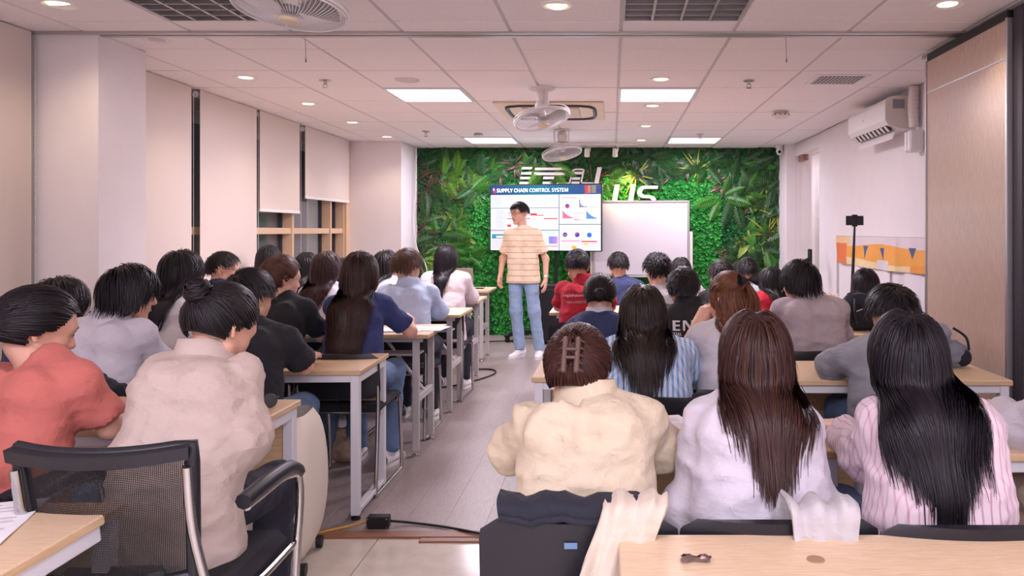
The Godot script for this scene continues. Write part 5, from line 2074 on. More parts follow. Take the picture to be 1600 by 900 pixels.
func build_people() -> void:
	make_shared()
	fold_noise = FastNoiseLite.new()
	fold_noise.frequency = 1.0
	fold_noise.fractal_type = FastNoiseLite.FRACTAL_RIDGED
	fold_noise.fractal_octaves = 2
	fold_noise.seed = 8
	M.jeans = cloth(rgb8(98, 124, 160), 0.85)
	M.navypants = cloth(rgb8(34, 36, 50), 0.85)
	M.hair = mat(Color.WHITE, 0.42)
	M.hair.vertex_color_use_as_albedo = true
	M.hair.metallic_specular = 0.38
	var blk := Color(0.011, 0.009, 0.011)
	var brn := Color(0.03, 0.015, 0.011)
	var V := func(x: float, y: float, z: float) -> Vector3: return Vector3(x, y, z)
	var white := cloth(rgb8(208, 204, 213))
	var blackc := cloth(rgb8(28, 28, 34), 0.9)
	var navy := cloth(rgb8(42, 52, 92), 0.85)
	var grp := "people seated in class"
	var P := []
	# ---- window side
	P.append({"label": "person in salmon T-shirt with a long low ponytail, hand on table", "head": V.call(-1.755, 1.19, 2.3), "sx": -1.70, "sy": 0.925, "yaw": -0.25, "hyaw": -0.38, "hpitch": 0.3, "top": cloth(rgb8(200, 112, 102)), "sleeve": "short", "cuff": 0.78, "loose": 0.014, "flare": 0.02, "cell": 0.0105, "face": 1, "w": 0.94, "hair": {"style": "pony", "tie": V.call(0, -0.15, 1.0), "len": 0.42, "col": blk, "n": 1100, "seed": 1, "vol": 0.012}})
	P.append({"label": "person with black bob hair in navy top beside the wide pillar", "head": V.call(-2.565, 1.15, 3.5), "sx": -2.565, "sy": 0.875, "hyaw": -0.35, "hpitch": 0.3, "top": navy, "sleeve": "short", "cell": 0.013, "w": 0.92, "hair": {"style": "long", "len": 0.2, "part": false, "col": blk, "n": 700, "seed": 2, "vol": 0.022, "tuck": 0.2}})
	P.append({"label": "person with short black hair in white collared shirt by the wide pillar", "head": V.call(-2.116, 1.216, 3.3), "sx": -2.17, "sy": 0.93, "yaw": -0.1, "hyaw": -0.65, "hpitch": 0.15, "top": white, "collar": 1, "loose": 0.02, "cell": 0.011, "face": 1, "w": 1.08, "hair": {"style": "long", "len": 0.1, "part": false, "col": blk, "n": 1300, "seed": 3, "vol": 0.018, "low": -0.25, "tuck": 0.0, "spread": 0.2}})
	P.append({"label": "person in beige collared shirt with black hair in a bun", "head": V.call(-1.19, 1.195, 2.3), "sx": -1.225, "sy": 0.94, "flare": 0.0, "arms": ["t", [V.call(0.15, 0.765, -0.1), V.call(0.05, 0.745, -0.38), "flat", Vector3.UP]], "lean": 0.22, "hyaw": -0.35, "hpitch": 0.5, "top": cloth(rgb8(200, 182, 172), 0.85), "collar": 1, "sleeve": "half", "loose": 0.032, "hem": -0.09, "cell": 0.0095, "folds": 0.011, "w": 0.82, "pants": M.navypants, "hair": {"style": "bun", "tie": V.call(-0.08, 0.42, 0.9), "bun": 0.04, "col": blk, "n": 1100, "seed": 4, "vol": 0.016}})
	P.append({"label": "person with long black hair and glasses in white top by the blinds", "head": V.call(-2.458, 1.254, 4.3), "sx": -2.44, "sy": 0.95, "hyaw": -0.45, "hpitch": 0.25, "glasses": 1, "top": white, "cell": 0.015, "w": 0.95, "hair": {"style": "long", "len": 0.5, "col": blk, "n": 800, "seed": 5, "vol": 0.02, "part": false}})
	P.append({"label": "person with cropped black hair and glasses looking across, by the blinds", "head": V.call(-2.738, 1.22, 5.3), "sx": -2.75, "sy": 0.94, "hyaw": -1.0, "hpitch": 0.1, "glasses": 1, "top": navy, "cell": 0.02, "hair": {"style": "short", "len": 0.04, "col": blk, "n": 600, "seed": 6, "vol": 0.008}})
	P.append({"label": "person in black T-shirt with short black hair beside a phone", "head": V.call(-1.587, 1.199, 3.3), "sx": -1.555, "sy": 0.9, "hyaw": -0.3, "hpitch": 0.2, "glasses": 1, "top": blackc, "sleeve": "short", "cuff": 0.9, "loose": 0.02, "cell": 0.011, "w": 1.05, "hair": {"style": "short", "len": 0.06, "col": blk, "n": 1100, "seed": 7, "vol": 0.014, "lift": 0.4}})
	P.append({"label": "person in black polo with a long dark brown ponytail", "head": V.call(-1.885, 1.218, 4.3), "sx": -1.85, "sy": 0.93, "yaw": -0.2, "hyaw": -0.45, "hpitch": 0.15, "top": blackc, "sleeve": "short", "cuff": 0.9, "cell": 0.014, "w": 0.98, "hair": {"style": "pony", "tie": V.call(0, 0.55, 0.85), "len": 0.42, "w": 0.008, "col": Color(0.085, 0.032, 0.022), "n": 800, "seed": 8, "wave": 0.004}})
	P.append({"label": "person with smooth dark hair right in front of the window glass", "head": V.call(-2.915, 1.244, 6.4), "sx": -2.9, "sy": 0.95, "top": navy, "cell": 0.022, "hair": {"style": "long", "len": 0.35, "part": false, "col": blk, "n": 450, "w": 0.009, "seed": 9}})
	P.append({"label": "person with dark shoulder hair beside the window mullion", "head": V.call(-2.594, 1.185, 6.4), "sx": -2.59, "sy": 0.9, "top": cloth(rgb8(206, 216, 232)), "cell": 0.022, "hair": {"style": "long", "len": 0.36, "col": blk, "n": 450, "w": 0.009, "seed": 10}})
	P.append({"label": "person in white top with long dark brown hair near the window", "head": V.call(-2.047, 1.217, 5.4), "sx": -2.03, "sy": 0.93, "hyaw": -0.25, "top": white, "cell": 0.018, "w": 0.95, "hair": {"style": "long", "len": 0.4, "col": Color(0.035, 0.014, 0.014), "n": 650, "w": 0.008, "seed": 11, "part": false, "wave": 0.003}})
	P.append({"label": "person in grey top mostly hidden behind the long brown hair", "head": V.call(-2.285, 1.14, 6.35), "sx": -2.285, "sy": 0.85, "top": cloth(rgb8(150, 158, 170)), "cell": 0.022, "hair": {"style": "long", "len": 0.3, "col": blk, "n": 450, "w": 0.009, "seed": 12}})
	P.append({"label": "person in navy tee with very long straight brown hair", "head": V.call(-1.42, 1.249, 4.25), "sx": -1.41, "sy": 0.955, "top": cloth(rgb8(46, 56, 106), 0.85), "sleeve": "short", "cuff": 0.8, "cell": 0.012, "w": 0.96, "arms": ["t", [V.call(0.26, 0.79, -0.22), V.call(0.2, 0.83, -0.42), "fist", V.call(0.5, 0.6, 0.2)]], "hair": {"style": "long", "len": 0.66, "part": false, "col": Color(0.03, 0.013, 0.01), "n": 1000, "w": 0.0065, "seed": 13, "vol": 0.016, "spread": 0.08}})
	P.append({"label": "person with short black bob next to the brown-haired person", "head": V.call(-1.892, 1.201, 6.3), "sx": -1.89, "sy": 0.92, "hyaw": -0.5, "top": white, "cell": 0.022, "w": 0.95, "hair": {"style": "long", "len": 0.17, "part": false, "col": blk, "n": 450, "w": 0.009, "seed": 14, "vol": 0.02}})
	P.append({"label": "person in light blue shirt with short brown hair", "head": V.call(-1.442, 1.238, 5.3), "sx": -1.42, "sy": 0.94, "hyaw": -0.5, "hpitch": 0.2, "top": cloth(rgb8(188, 204, 232)), "collar": 1, "loose": 0.022, "cell": 0.014, "w": 1.1, "pants": M.navypants, "hair": {"style": "short", "len": 0.085, "col": Color(0.085, 0.04, 0.022), "n": 900, "seed": 15, "vol": 0.022}})
	P.append({"label": "person in white blazer with straight black hair near the laptop", "head": V.call(-1.41, 1.255, 6.4), "sx": -1.4, "sy": 0.965, "top": cloth(rgb8(214, 200, 204)), "topname": "blazer", "loose": 0.024, "hem": -0.12, "cell": 0.016, "w": 1.08, "pants": M.navypants, "hair": {"style": "long", "len": 0.42, "part": false, "col": blk, "n": 600, "w": 0.008, "seed": 16, "vol": 0.01, "spread": 0.05}})
	# ---- door side
	P.append({"label": "person in red shirt with printed white lines below the display", "head": V.call(-0.259, 1.226, 5.6), "sx": -0.205, "sy": 0.945, "top": cloth(rgb8(176, 28, 48)), "sleeve": "short", "cuff": 0.9, "cell": 0.014, "w": 1.1, "collar": 1, "hair": {"style": "short", "len": 0.05, "col": blk, "n": 800, "seed": 17, "vol": 0.012, "lift": 0.6, "low": -0.3}, "id": "red"})
	P.append({"label": "person in navy shirt in front of the whiteboard edge", "head": V.call(0.053, 1.179, 6.6), "sx": 0.08, "sy": 0.89, "hyaw": 0.2, "top": navy, "cell": 0.018, "hair": {"style": "short", "len": 0.06, "col": blk, "n": 600, "seed": 18, "lift": 0.5, "vol": 0.016, "low": -0.3}})
	P.append({"label": "person in navy and white collar top with a low black bun", "head": V.call(-0.071, 1.112, 4.35), "sx": -0.075, "sy": 0.83, "hpitch": 0.35, "top": navy, "collar": 1, "collarmat": white, "cell": 0.014, "w": 0.92, "hair": {"style": "bun", "tie": V.call(0, -0.25, 1.0), "bun": 0.036, "col": blk, "n": 800, "seed": 19}})
	P.append({"label": "person in blue and white striped shirt with long dark hair", "head": V.call(0.132, 1.13, 3.25), "sx": 0.145, "sy": 0.855, "hpitch": 0.3, "top": cloth(Color.WHITE, 0.85, stripe_tex(64, [[0.0, rgb8(206, 216, 232)], [0.4, rgb8(112, 152, 200)], [0.85, rgb8(206, 216, 232)]]), Vector3(46, 46, 46)), "loose": 0.028, "sleeve": "half", "folds": 0.01, "cell": 0.011, "w": 1.08, "hair": {"style": "long", "len": 0.4, "col": Color(0.02, 0.011, 0.01), "n": 1000, "seed": 20, "part": false, "wave": 0.002, "vol": 0.02}})
	P.append({"label": "person with curly black hair in front of the whiteboard", "head": V.call(0.335, 1.193, 5.6), "sx": 0.35, "sy": 0.89, "hyaw": 0.3, "top": cloth(rgb8(214, 212, 218)), "cell": 0.018, "hair": {"style": "short", "len": 0.075, "col": blk, "n": 900, "seed": 21, "wave": 0.006, "mess": 0.5, "lift": 0.7, "vol": 0.026}})
	P.append({"label": "person with smooth black hair at the whiteboard corner", "head": V.call(0.60, 1.134, 6.6), "sx": 0.6, "sy": 0.85, "top": white, "cell": 0.022, "hair": {"style": "long", "len": 0.3, "part": false, "col": blk, "n": 450, "w": 0.009, "seed": 22}})
	P.append({"label": "person in black jacket with white block lettering on the back", "head": V.call(0.416, 1.151, 4.4), "sx": 0.44, "sy": 0.885, "hyaw": -0.15, "hpitch": 0.2, "top": cloth(rgb8(26, 26, 32), 0.8), "topname": "jacket", "collar": 1, "loose": 0.03, "folds": 0.006, "cell": 0.012, "w": 1.06, "hair": {"style": "short", "len": 0.065, "col": blk, "n": 900, "seed": 23, "vol": 0.018, "low": -0.4}, "id": "genius"})
	P.append({"label": "person with short dark hair in front of the bright leaf mat", "head": V.call(0.811, 1.145, 5.6), "sx": 0.82, "sy": 0.87, "hyaw": 0.3, "top": blackc, "cell": 0.02, "hair": {"style": "short", "len": 0.06, "col": Color(0.02, 0.012, 0.012), "n": 700, "seed": 24, "vol": 0.018}})
	P.append({"label": "person with auburn half-up hair and black bow resting chin on hand", "head": V.call(0.528, 1.171, 3.4), "sx": 0.52, "sy": 0.9, "yaw": 0.1, "hyaw": 0.45, "hpitch": 0.15, "face": 1, "top": cloth(rgb8(196, 190, 196)), "sleeve": "short", "cell": 0.012, "w": 0.9, "arms": [[V.call(-0.19, 0.77, -0.26), V.call(-0.105, 0.925, -0.265), "fist", V.call(-0.8, 0.3, 0.5)], "t"], "hair": {"style": "halfup", "tie": V.call(0.1, 0.55, 0.83), "len": 0.42, "col": Color(0.13, 0.046, 0.022), "n": 1000, "seed": 25, "wave": 0.006, "part": false, "shift": -0.02, "spread": 0.13, "w": 0.0075}, "id": "bow"})
	P.append({"label": "person in grey shirt with neat black hair near the dark ferns", "head": V.call(1.149, 1.136, 6.4), "sx": 1.17, "sy": 0.85, "top": cloth(rgb8(168, 176, 188)), "cell": 0.02, "hair": {"style": "short", "len": 0.06, "col": blk, "n": 600, "seed": 26, "vol": 0.016, "low": -0.35}})
	P.append({"label": "person in bright red top with dark hair beside the mauve shirt", "head": V.call(1.217, 1.088, 5.75), "sx": 1.21, "sy": 0.84, "hyaw": 0.3, "top": cloth(rgb8(200, 24, 52)), "cell": 0.02, "hair": {"style": "long", "len": 0.22, "part": false, "col": blk, "n": 500, "w": 0.008, "seed": 27}})
	P.append({"label": "person in mauve grey shirt with short black hair looking sideways", "head": V.call(1.084, 1.194, 4.35), "sx": 1.13, "sy": 0.925, "hyaw": 0.75, "hpitch": 0.15, "face": 1, "top": cloth(rgb8(176, 164, 172)), "collar": 1, "loose": 0.026, "cell": 0.0115, "w": 1.15, "hair": {"style": "long", "len": 0.09, "part": false, "col": blk, "n": 1100, "seed": 28, "vol": 0.018, "low": -0.25, "tuck": 0.0, "spread": 0.2}})
	P.append({"label": "person in pale blue shirt with long black hair by the banner", "head": V.call(1.847, 1.089, 5.5), "sx": 1.83, "sy": 0.83, "hpitch": 0.1, "top": cloth(rgb8(188, 208, 236)), "cell": 0.018, "hair": {"style": "long", "len": 0.4, "part": false, "col": blk, "n": 700, "w": 0.007, "seed": 29, "vol": 0.014}})
	P.append({"label": "person with tousled black hair in grey shirt half hidden by black hair", "head": V.call(1.228, 1.129, 3.3), "sx": 1.165, "sy": 0.83, "hyaw": 0.45, "hpitch": 0.35, "top": cloth(rgb8(138, 138, 148)), "loose": 0.028, "folds": 0.01, "cell": 0.012, "w": 1.08, "hair": {"style": "short", "len": 0.09, "col": blk, "n": 1100, "seed": 30, "vol": 0.026, "mess": 0.35}})
	P.append({"label": "person in cream shirt with dark red-brown hair held by a claw clip", "head": V.call(-0.091, 1.108, 2.02), "sx": -0.065, "sy": 0.875, "lean": 0.14, "hpitch": 0.36, "hs": 0.95, "hyaw": -0.1, "top": cloth(rgb8(214, 198, 172), 0.8, null, Vector3.ONE, 0.6), "collar": 1, "loose": 0.024, "folds": 0.011, "hem": -0.06, "cell": 0.0095, "w": 1.02, "flare": 0.06, "th": 0.735, "hair": {"style": "clip", "tie": V.call(0.0, 0.3, 0.95), "bun": 0.03, "col": Color(0.045, 0.015, 0.012), "n": 1200, "seed": 31, "vol": 0.02}, "id": "clip"})
	P.append({"label": "person in white blouse with long brown hair down the back", "head": V.call(0.38, 1.155, 2.0), "sx": 0.36, "sy": 0.875, "lean": 0.12, "hpitch": 0.25, "hs": 0.94, "arms": ["l", "l"], "top": cloth(rgb8(206, 200, 210), 0.8, null, Vector3.ONE, 0.45), "loose": 0.03, "folds": 0.01, "cell": 0.0095, "w": 0.86, "flare": 0.015, "hair": {"style": "long", "len": 0.34, "col": Color(0.042, 0.016, 0.012), "n": 1500, "w": 0.0055, "seed": 32, "vol": 0.022, "part": true, "tuck": 0.35}})
	P.append({"label": "person in pink striped shirt with very long straight black hair", "head": V.call(0.772, 1.158, 1.97), "sx": 0.805, "sy": 0.885, "lean": 0.12, "hpitch": 0.22, "hs": 0.94, "top": cloth(Color.WHITE, 0.85, stripe_tex(64, [[0.0, rgb8(222, 202, 210)], [0.5, rgb8(190, 150, 166)], [0.72, rgb8(222, 202, 210)]]), Vector3(48, 48, 48)), "loose": 0.032, "folds": 0.01, "hem": -0.08, "cell": 0.0095, "w": 0.88, "flare": 0.0, "hair": {"style": "long", "len": 0.44, "part": false, "col": Color(0.009, 0.007, 0.01), "n": 1600, "w": 0.0055, "seed": 33, "vol": 0.022, "tuck": 0.3}})
	P.append({"label": "person in white ruffled sleeve at the end of the partition side table", "head": V.call(1.44, 1.142, 2.25), "sx": 1.42, "sy": 0.85, "top": white, "loose": 0.03, "cell": 0.012, "w": 1.02, "pants": cloth(rgb8(200, 184, 168)), "hair": {"style": "long", "len": 0.4, "part": false, "col": blk, "n": 500, "w": 0.008, "seed": 34}})
	for d in P:
		if d.head.z > 4.5: d["th"] = 0.77
		d["group"] = grp
		person(d)
	# ---- the presenter
	person({"label": "standing person in cream tee with orange stripes and pale jeans presenting", "head": V.call(-1.006, 1.684, 8.2), "sx": -0.964, "sy": 1.335, "yaw": PI - 0.25, "hyaw": -0.5, "hpitch": 0.08, "face": 1, "glasses": 1, "stand": [[V.call(-0.13, 0.5, -0.02), V.call(-0.175, 0.095, 0.03), V.call(-0.2, 0.04, -0.11)], [V.call(0.075, 0.5, -0.03), V.call(0.04, 0.095, 0.0), V.call(0.08, 0.04, -0.13)]],
		"top": cloth(Color.WHITE, 0.85, stripe_tex(64, [[0.0, rgb8(246, 226, 196)], [0.84, rgb8(206, 142, 92)], [0.93, rgb8(246, 226, 196)]], true), Vector3(16, 16, 16)), "sleeve": "short", "cuff": 0.74, "loose": 0.02, "folds": 0.006, "hemy": 0.80, "hem": -0.14, "cell": 0.0105, "w": 1.12, "pants": cloth(rgb8(150, 174, 204)),
		"arms": [[V.call(-0.25, 1.06, 0.02), V.call(-0.275, 0.85, -0.06), "relaxed", V.call(-1, 0, 0.2)], [V.call(0.25, 1.06, 0.02), V.call(0.245, 0.88, -0.06), "relaxed", V.call(1, 0, 0.2)]], "hair": {"style": "short", "len": 0.045, "col": blk, "n": 1100, "seed": 40, "vol": 0.007, "lift": 0.35, "low": -0.12}, "id": "presenter", "hs": 0.98})
	run_jobs()
	print("people meshed ", Time.get_ticks_msec())
	var chair := make_chair()
	var used := false
	for r in folk:
		finish_person(r)
		var d: Dictionary = r.d
		if d.has("stand") or d.top == P[0].top or d.top == P[3].top:
			continue
		var lab: String = "black chair with chrome sled legs under the " + (d.label as String)
		lab = " ".join(lab.split(" ").slice(0, 16)).rstrip(",")
		var at: Vector3 = r.t.position
		if not used:
			used = true
			chair.position = at
			chair.rotation.y = r.t.rotation.y
			tag(chair, lab, "chair", "meeting chairs of the seated people")
		else:
			var c := copy(chair, at, r.t.rotation.y * 0.5, lab, "meeting chairs of the seated people")
			if d.get("id", "") == "clip":
				boxpart(Vector3(-0.03, 0.682, 0.262), Vector3(-0.002, 0.695, 0.2635), 0, "sticker", mat(rgb8(104, 134, 168), 0.5), c)
		match d.get("id", ""):
			"red":
				print_on(r, "LogInFuture - Lo", (r.nb as Vector3) + Vector3(-0.05, -0.1, 0), 0.024, rgb8(240, 220, 224), 1)
				print_on(r, "DIGI LOGISTIC", (r.nb as Vector3) + Vector3(-0.05, -0.145, 0), 0.016, rgb8(236, 210, 216))
			"genius":
				print_on(r, "GENIUS", (r.nb as Vector3) + Vector3(0.0, -0.1, 0), 0.055, rgb8(232, 232, 236), 1, 0.36)
				print_on(r, "ESSENTIAL", (r.nb as Vector3) + Vector3(-0.11, -0.145, 0), 0.016, rgb8(232, 232, 236), 1)
				print_on(r, "Signature", (r.nb as Vector3) + Vector3(0.1, -0.148, 0), 0.018, rgb8(232, 232, 236), 1)
			"clip":
				var b := MB.new()
				var cd := Vector3(0.0, 0.1, 0.99).normalized()
				var X := Transform3D(r.hb, r.hc) * Transform3D(Basis(Vector3.RIGHT, -0.1), SKULL_AT + cd * (SKULL + Vector3.ONE * 0.032)) * Transform3D(Basis().scaled(Vector3.ONE * 0.85), Vector3.ZERO)
				for s in [-1.0, 1.0]:
					b.box(Vector3(s * 0.019 - 0.008, -0.055, -0.004), Vector3(s * 0.019 + 0.008, 0.055, 0.006), 0.004, X)
					for k in 5: b.tube([X * Vector3(s * 0.022, -0.045 + k * 0.022, 0.0), X * Vector3(s * 0.03, -0.045 + k * 0.022, -0.006), X * Vector3(s * 0.036, -0.045 + k * 0.022, -0.02)], 0.003, 5)
				b.tube([X * Vector3(-0.018, -0.01, 0.004), X * Vector3(0.018, -0.01, 0.004)], 0.005, 6)
				b.tube([X * Vector3(-0.018, 0.015, 0.004), X * Vector3(0.018, 0.015, 0.004)], 0.005, 6)
				put(b, "claw_clip", mat(rgb8(92, 68, 58), 0.4), r.t)
			"bow":
				var b := MB.new()
				var tp: Vector3 = SKULL_AT + Vector3(0.1, 0.55, 0.83).normalized() * (SKULL + Vector3.ONE * 0.03)
				var X := Transform3D(r.hb, r.hc)
				for s in [-1.0, 1.0]:
					var rows := []
					for i in 5:
						var row := []
						for j in 7:
							var a := j / 6.0 * TAU
							row.append(X * (tp + Vector3(s * (0.006 + 0.011 * i), cos(a) * (0.006 + 0.006 * i), 0.008 + sin(a) * (0.008 + 0.002 * i))))
						rows.append(row)
					b.sheet(rows, 0.0, true)
				put(b, "hair_bow", M.black, r.t)
	# presenter's watch
	for r in folk:
		if r.d.get("id", "") == "presenter":
			var wr: Vector3 = r.hands[0][0]
			var b := MB.new()
			var dirn: Vector3 = r.hands[0][1]
			b.tube([wr - dirn * 0.03, wr - dirn * 0.012], 0.033, 14)
			put(b, "watch_band", M.alu, r.t)

# ---------------------------------------------------------------- small things
func blob(called: String, f: Field, cell: float, m: Material, label: String, category: String, amp := 0.0, fr := Vector3(9, 9, 9)) -> MeshInstance3D:
	f.noise = fold_noise
	f.amp = amp
	f.fr = fr
	var o := put(f.net(cell), called, m)
	tag(o, label, category)
	return o

func paper(x: float, y: float, z: float, turn: float, label: String, w := 0.21, l := 0.297) -> void:
	var t := thing("printed_sheet", Vector3(x, y, z), turn, label, "paper")
	var rows := []
	for i in 7:
		var row := []
		for j in 5: row.append(Vector3((j / 4.0 - 0.5) * w, 0.0012 + 0.002 * sin(i * 0.9 + j * 0.5) * sin(i / 6.0 * PI) + 0.002, (i / 6.0 - 0.5) * l))
		rows.append(row)
	var b := MB.new()
	b.sheet(rows, 0.0006)
	put(b, "sheet", M.paper, t)
	b = MB.new()
	for k in 9:
		b.box(Vector3(-w * 0.4, 0.0055, -l * 0.4 + k * l * 0.08), Vector3(w * (0.38 if k % 3 else 0.1), 0.0058, -l * 0.4 + k * l * 0.08 + 0.004))
	put(b, "print_lines", mat(rgb8(200, 198, 206), 0.8), t)

# cloth laid over a chair back: up one side, over the top, down the other
func drape(called: String, at: Vector3, turn: float, w: float, near: float, far: float, m: Material, label: String, seed_ := 0.0, amp := 0.02, slant := 0.0) -> void:
	var t := thing(called, at, turn, label, "garment")
	var rows := []
	var N := 30
	var tot := near + far + 0.06
	for i in N + 1:
		var s := tot * i / N
		var base := Vector3.ZERO
		if s < near: base = Vector3(0, -(near - s), 0.035)
		elif s < near + 0.06:
			var a := (s - near) / 0.06 * PI
			base = Vector3(0, sin(a) * 0.022, cos(a) * 0.035)
		else: base = Vector3(0, -(s - near - 0.06), -0.035)
		var row := []
		var wide := w * (0.86 + 0.2 * sin(s * 9.0 + seed_))
		for j in 23:
			var u := j / 22.0 - 0.5
			var g := fold_noise.get_noise_3d(u * 2.2 + seed_, s * 1.2, seed_ * 1.7)
			var lobe := absf(sin(u * 7.5 + seed_ * 2.0 + s * (2.0 if seed_ > 3.0 else 5.0)))
			var out := 1.0 if base.z >= 0.0 else -1.0
			var hang := clampf(absf(base.y) * 6.0, 0.3, 1.0)
			row.append(base + Vector3(u * wide + slant * base.y, 0.018 * lobe + 0.012 * g, out * (0.012 + amp * (lobe + 0.35 * g)) * hang))
		rows.append(row)
	var b := MB.new()
	b.sheet(rows, 0.007)
	put(b, "cloth", m, t)
	b = MB.new()
	var hem := []
	for j in 23: hem.append(rows[0][j])
	b.tube(hem, 0.008, 6)
	put(b, "hem", m, t)

func cable(pts: Array, r: float, m: Material, label: String) -> void:
	var b := MB.new()
	b.tube(smooth(pts, 8), r, 6)
	tag(put(b, "floor_cable", m), label, "cable")

func phone(at: Vector3, turn: float, label: String) -> void:
	var t := thing("mobile_phone", at, turn, label, "phone")
	boxpart(Vector3(-0.036, 0, -0.075), Vector3(0.036, 0.0085, 0.075), 0.003, "body", M.plastic, t)
	boxpart(Vector3(-0.033, 0.0084, -0.071), Vector3(0.033, 0.009, 0.071), 0, "screen", mat(rgb8(18, 18, 24), 0.12), t)

func wrapper(at: Vector3, s: float, c1: Color, label: String, seed_: int) -> void:
	var rng := RandomNumberGenerator.new()
	rng.seed = seed_
	var rows := []
	for i in 6:
		var row := []
		for j in 8: row.append(Vector3((j / 7.0 - 0.5) * s * 1.6 + rng.randf_range(-1, 1) * s * 0.1, s * 0.15 + rng.randf() * s * 0.32 * sin(i / 5.0 * PI), (i / 5.0 - 0.5) * s * (0.35 + absf(j - 3.5) * 0.12) + rng.randf_range(-1, 1) * s * 0.08))
		rows.append(row)
	var b := MB.new()
	b.sheet(rows, 0.0008)
	var o := put(b, "candy_wrapper", mat(c1, 0.25, 0.35))
	o.position = at
	tag(o, label, "wrapper")

func build_props() -> void:
	var h := 0.71
	paper(-1.42, h, -1.665, 0.35, "printed sheet on the table behind the mesh armchair", 0.21, 0.297)
	paper(-1.2, 0.745, -4.78, 1.45, "printed sheet at the end of the brown hair person's table")
	paper(-1.34, 0.745, -4.72, 1.7, "printed sheet under the navy sleeve elbow")
	paper(-1.7, 0.745, -4.72, 0.2, "printed sheet beside the black polo arm")
	paper(0.17, h, -2.5, 0.25, "printed sheet between the cream shirt and the white blouse")
	paper(0.5, h, -3.55, 0.3, "printed sheet under the chin-resting elbow")
	phone(Vector3(-1.66, h, -3.93), 0.6, "black phone lying on the black tee person's table")
	phone(Vector3(-1.45, 0.745, -8.1), 1.5, "dark phone on the laptop table")
	wrapper(Vector3(0.165, h, -1.49), 0.036, rgb8(120, 96, 88), "crumpled brown wrapper beside the round cable hole", 3)
	wrapper(Vector3(-1.73, h, -2.66), 0.016, rgb8(190, 50, 50), "tiny red sweet wrapper beside the salmon sleeve", 4)
	wrapper(Vector3(1.06, h, -3.62), 0.026, rgb8(170, 60, 56), "red and white sweet wrapper beside the grey shirt", 5)
	var t := thing("cable_grommet", Vector3(0.405, h, -1.5), 0, "round brown cable hole cover in the table top", "grommet")
	var b := MB.new()
	b.lathe([Vector2(0, 0.002), Vector2(0.014, 0.0025), Vector2(0.0175, 0.0018), Vector2(0.018, 0)], Transform3D(), 24)
	put(b, "cover", mat(rgb8(158, 128, 100), 0.6), t)
	# garments over chair backs
	var navyc := cloth(rgb8(32, 34, 46), 0.9)
	drape("black_jacket", Vector3(-0.09, 0.745, -1.66), 0.0, 0.3, 0.02, 0.2, navyc, "black jacket hung over the cream shirt person's chair", 1.0, 0.02)
	drape("cream_jacket", Vector3(0.045, 0.755, -1.635), 0.0, 0.19, 0.32, 0.18, cloth(rgb8(212, 198, 182), 0.9), "cream jacket slung over a chair back and table corner", 2.3, 0.035, 0.35)
	drape("white_hoodie", Vector3(0.455, 0.745, -1.64), -0.05, 0.2, 0.16, 0.16, cloth(rgb8(190, 186, 188), 0.95), "white fleece hoodie folded over the white blouse person's chair", 4.1, 0.035)
	# black jacket heap on the salmon woman's table, glasses case
	var f := Field.new()
	f.k = 0.04
	f.chain([Vector3(-2.06, h + 0.05, -2.84), Vector3(-1.95, h + 0.06, -2.8), Vector3(-1.83, h + 0.045, -2.78)], [0.055, 0.06, 0.045])
	f.cap(Vector3(-2.0, h + 0.035, -2.74), Vector3(-1.86, h + 0.03, -2.72), 0.035, 0.03)
	blob("folded_jacket", f, 0.009, navyc, "black padded jacket heaped on the salmon shirt person's table", "jacket", 0.014, Vector3(14, 14, 14))
	t = thing("sunglasses", Vector3(-1.29, h + 0.03, -2.76), 0.5, "black sunglasses lying on the beige shirt person's table", "glasses")
	for s in [-1, 1]:
		b = MB.new()
		b.lathe([Vector2(0, 0.004), Vector2(0.024, 0.002), Vector2(0.027, -0.002), Vector2(0, -0.004)], Transform3D(Basis(Vector3.RIGHT, 1.3), Vector3(s * 0.033, 0.0, 0)), 16)
		put(b, "lens", M.black, t)
		tubepart([Vector3(s * 0.06, 0.005, 0), Vector3(s * 0.066, 0.0, -0.06), Vector3(s * 0.06, -0.024, -0.12)], 0.0035, "temple", M.black, t)
	tubepart([Vector3(-0.01, 0.008, 0), Vector3(0.01, 0.008, 0)], 0.003, "bridge", M.black, t)
	# laptop
	t = thing("laptop", Vector3(-1.62, 0.745, -8.05), 0.0, "open silver laptop on the table near the plant wall", "laptop")
	boxpart(Vector3(-0.16, 0, -0.11), Vector3(0.16, 0.014, 0.11), 0.004, "base", M.alu, t)
	b = MB.new()
	b.box(Vector3(-0.16, 0, -0.004), Vector3(0.16, 0.22, 0.004), 0.003, Transform3D(Basis(Vector3.RIGHT, 0.2), Vector3(0, 0.014, 0.11)))
	put(b, "lid", mat(rgb8(190, 172, 160), 0.4, 0.4), t)
	# cream suitcase
	t = thing("suitcase", Vector3(-1.33, 0, -3.1), 0.15, "cream hard-shell suitcase standing behind the beige person's table leg", "suitcase")
	b = MB.new()
	var rows := []
	for i in 13:
		var v := i / 12.0
		var row := []
		for j in 20:
			var a := TAU * j / 20
			var fx := signf(cos(a)) * pow(absf(cos(a)), 0.5); var fz := signf(sin(a)) * pow(absf(sin(a)), 0.5)
			var sc := pow(sin(PI * clampf(v * 0.94 + 0.03, 0, 1)), 0.22)
			row.append(Vector3(fx * 0.135 * sc, 0.05 + 0.57 * v, fz * 0.2 * sc))
		rows.append(row)
	b.sheet(rows, 0.0, true)
	put(b, "shell", mat(rgb8(230, 220, 206), 0.45), t)
	for sx in [-1, 1]:
		for sz in [-1, 1]:
			tubepart([Vector3(sx * 0.09 - 0.012, 0.026, sz * 0.14), Vector3(sx * 0.09 + 0.012, 0.026, sz * 0.14)], 0.026, "caster", M.black, t, 12)
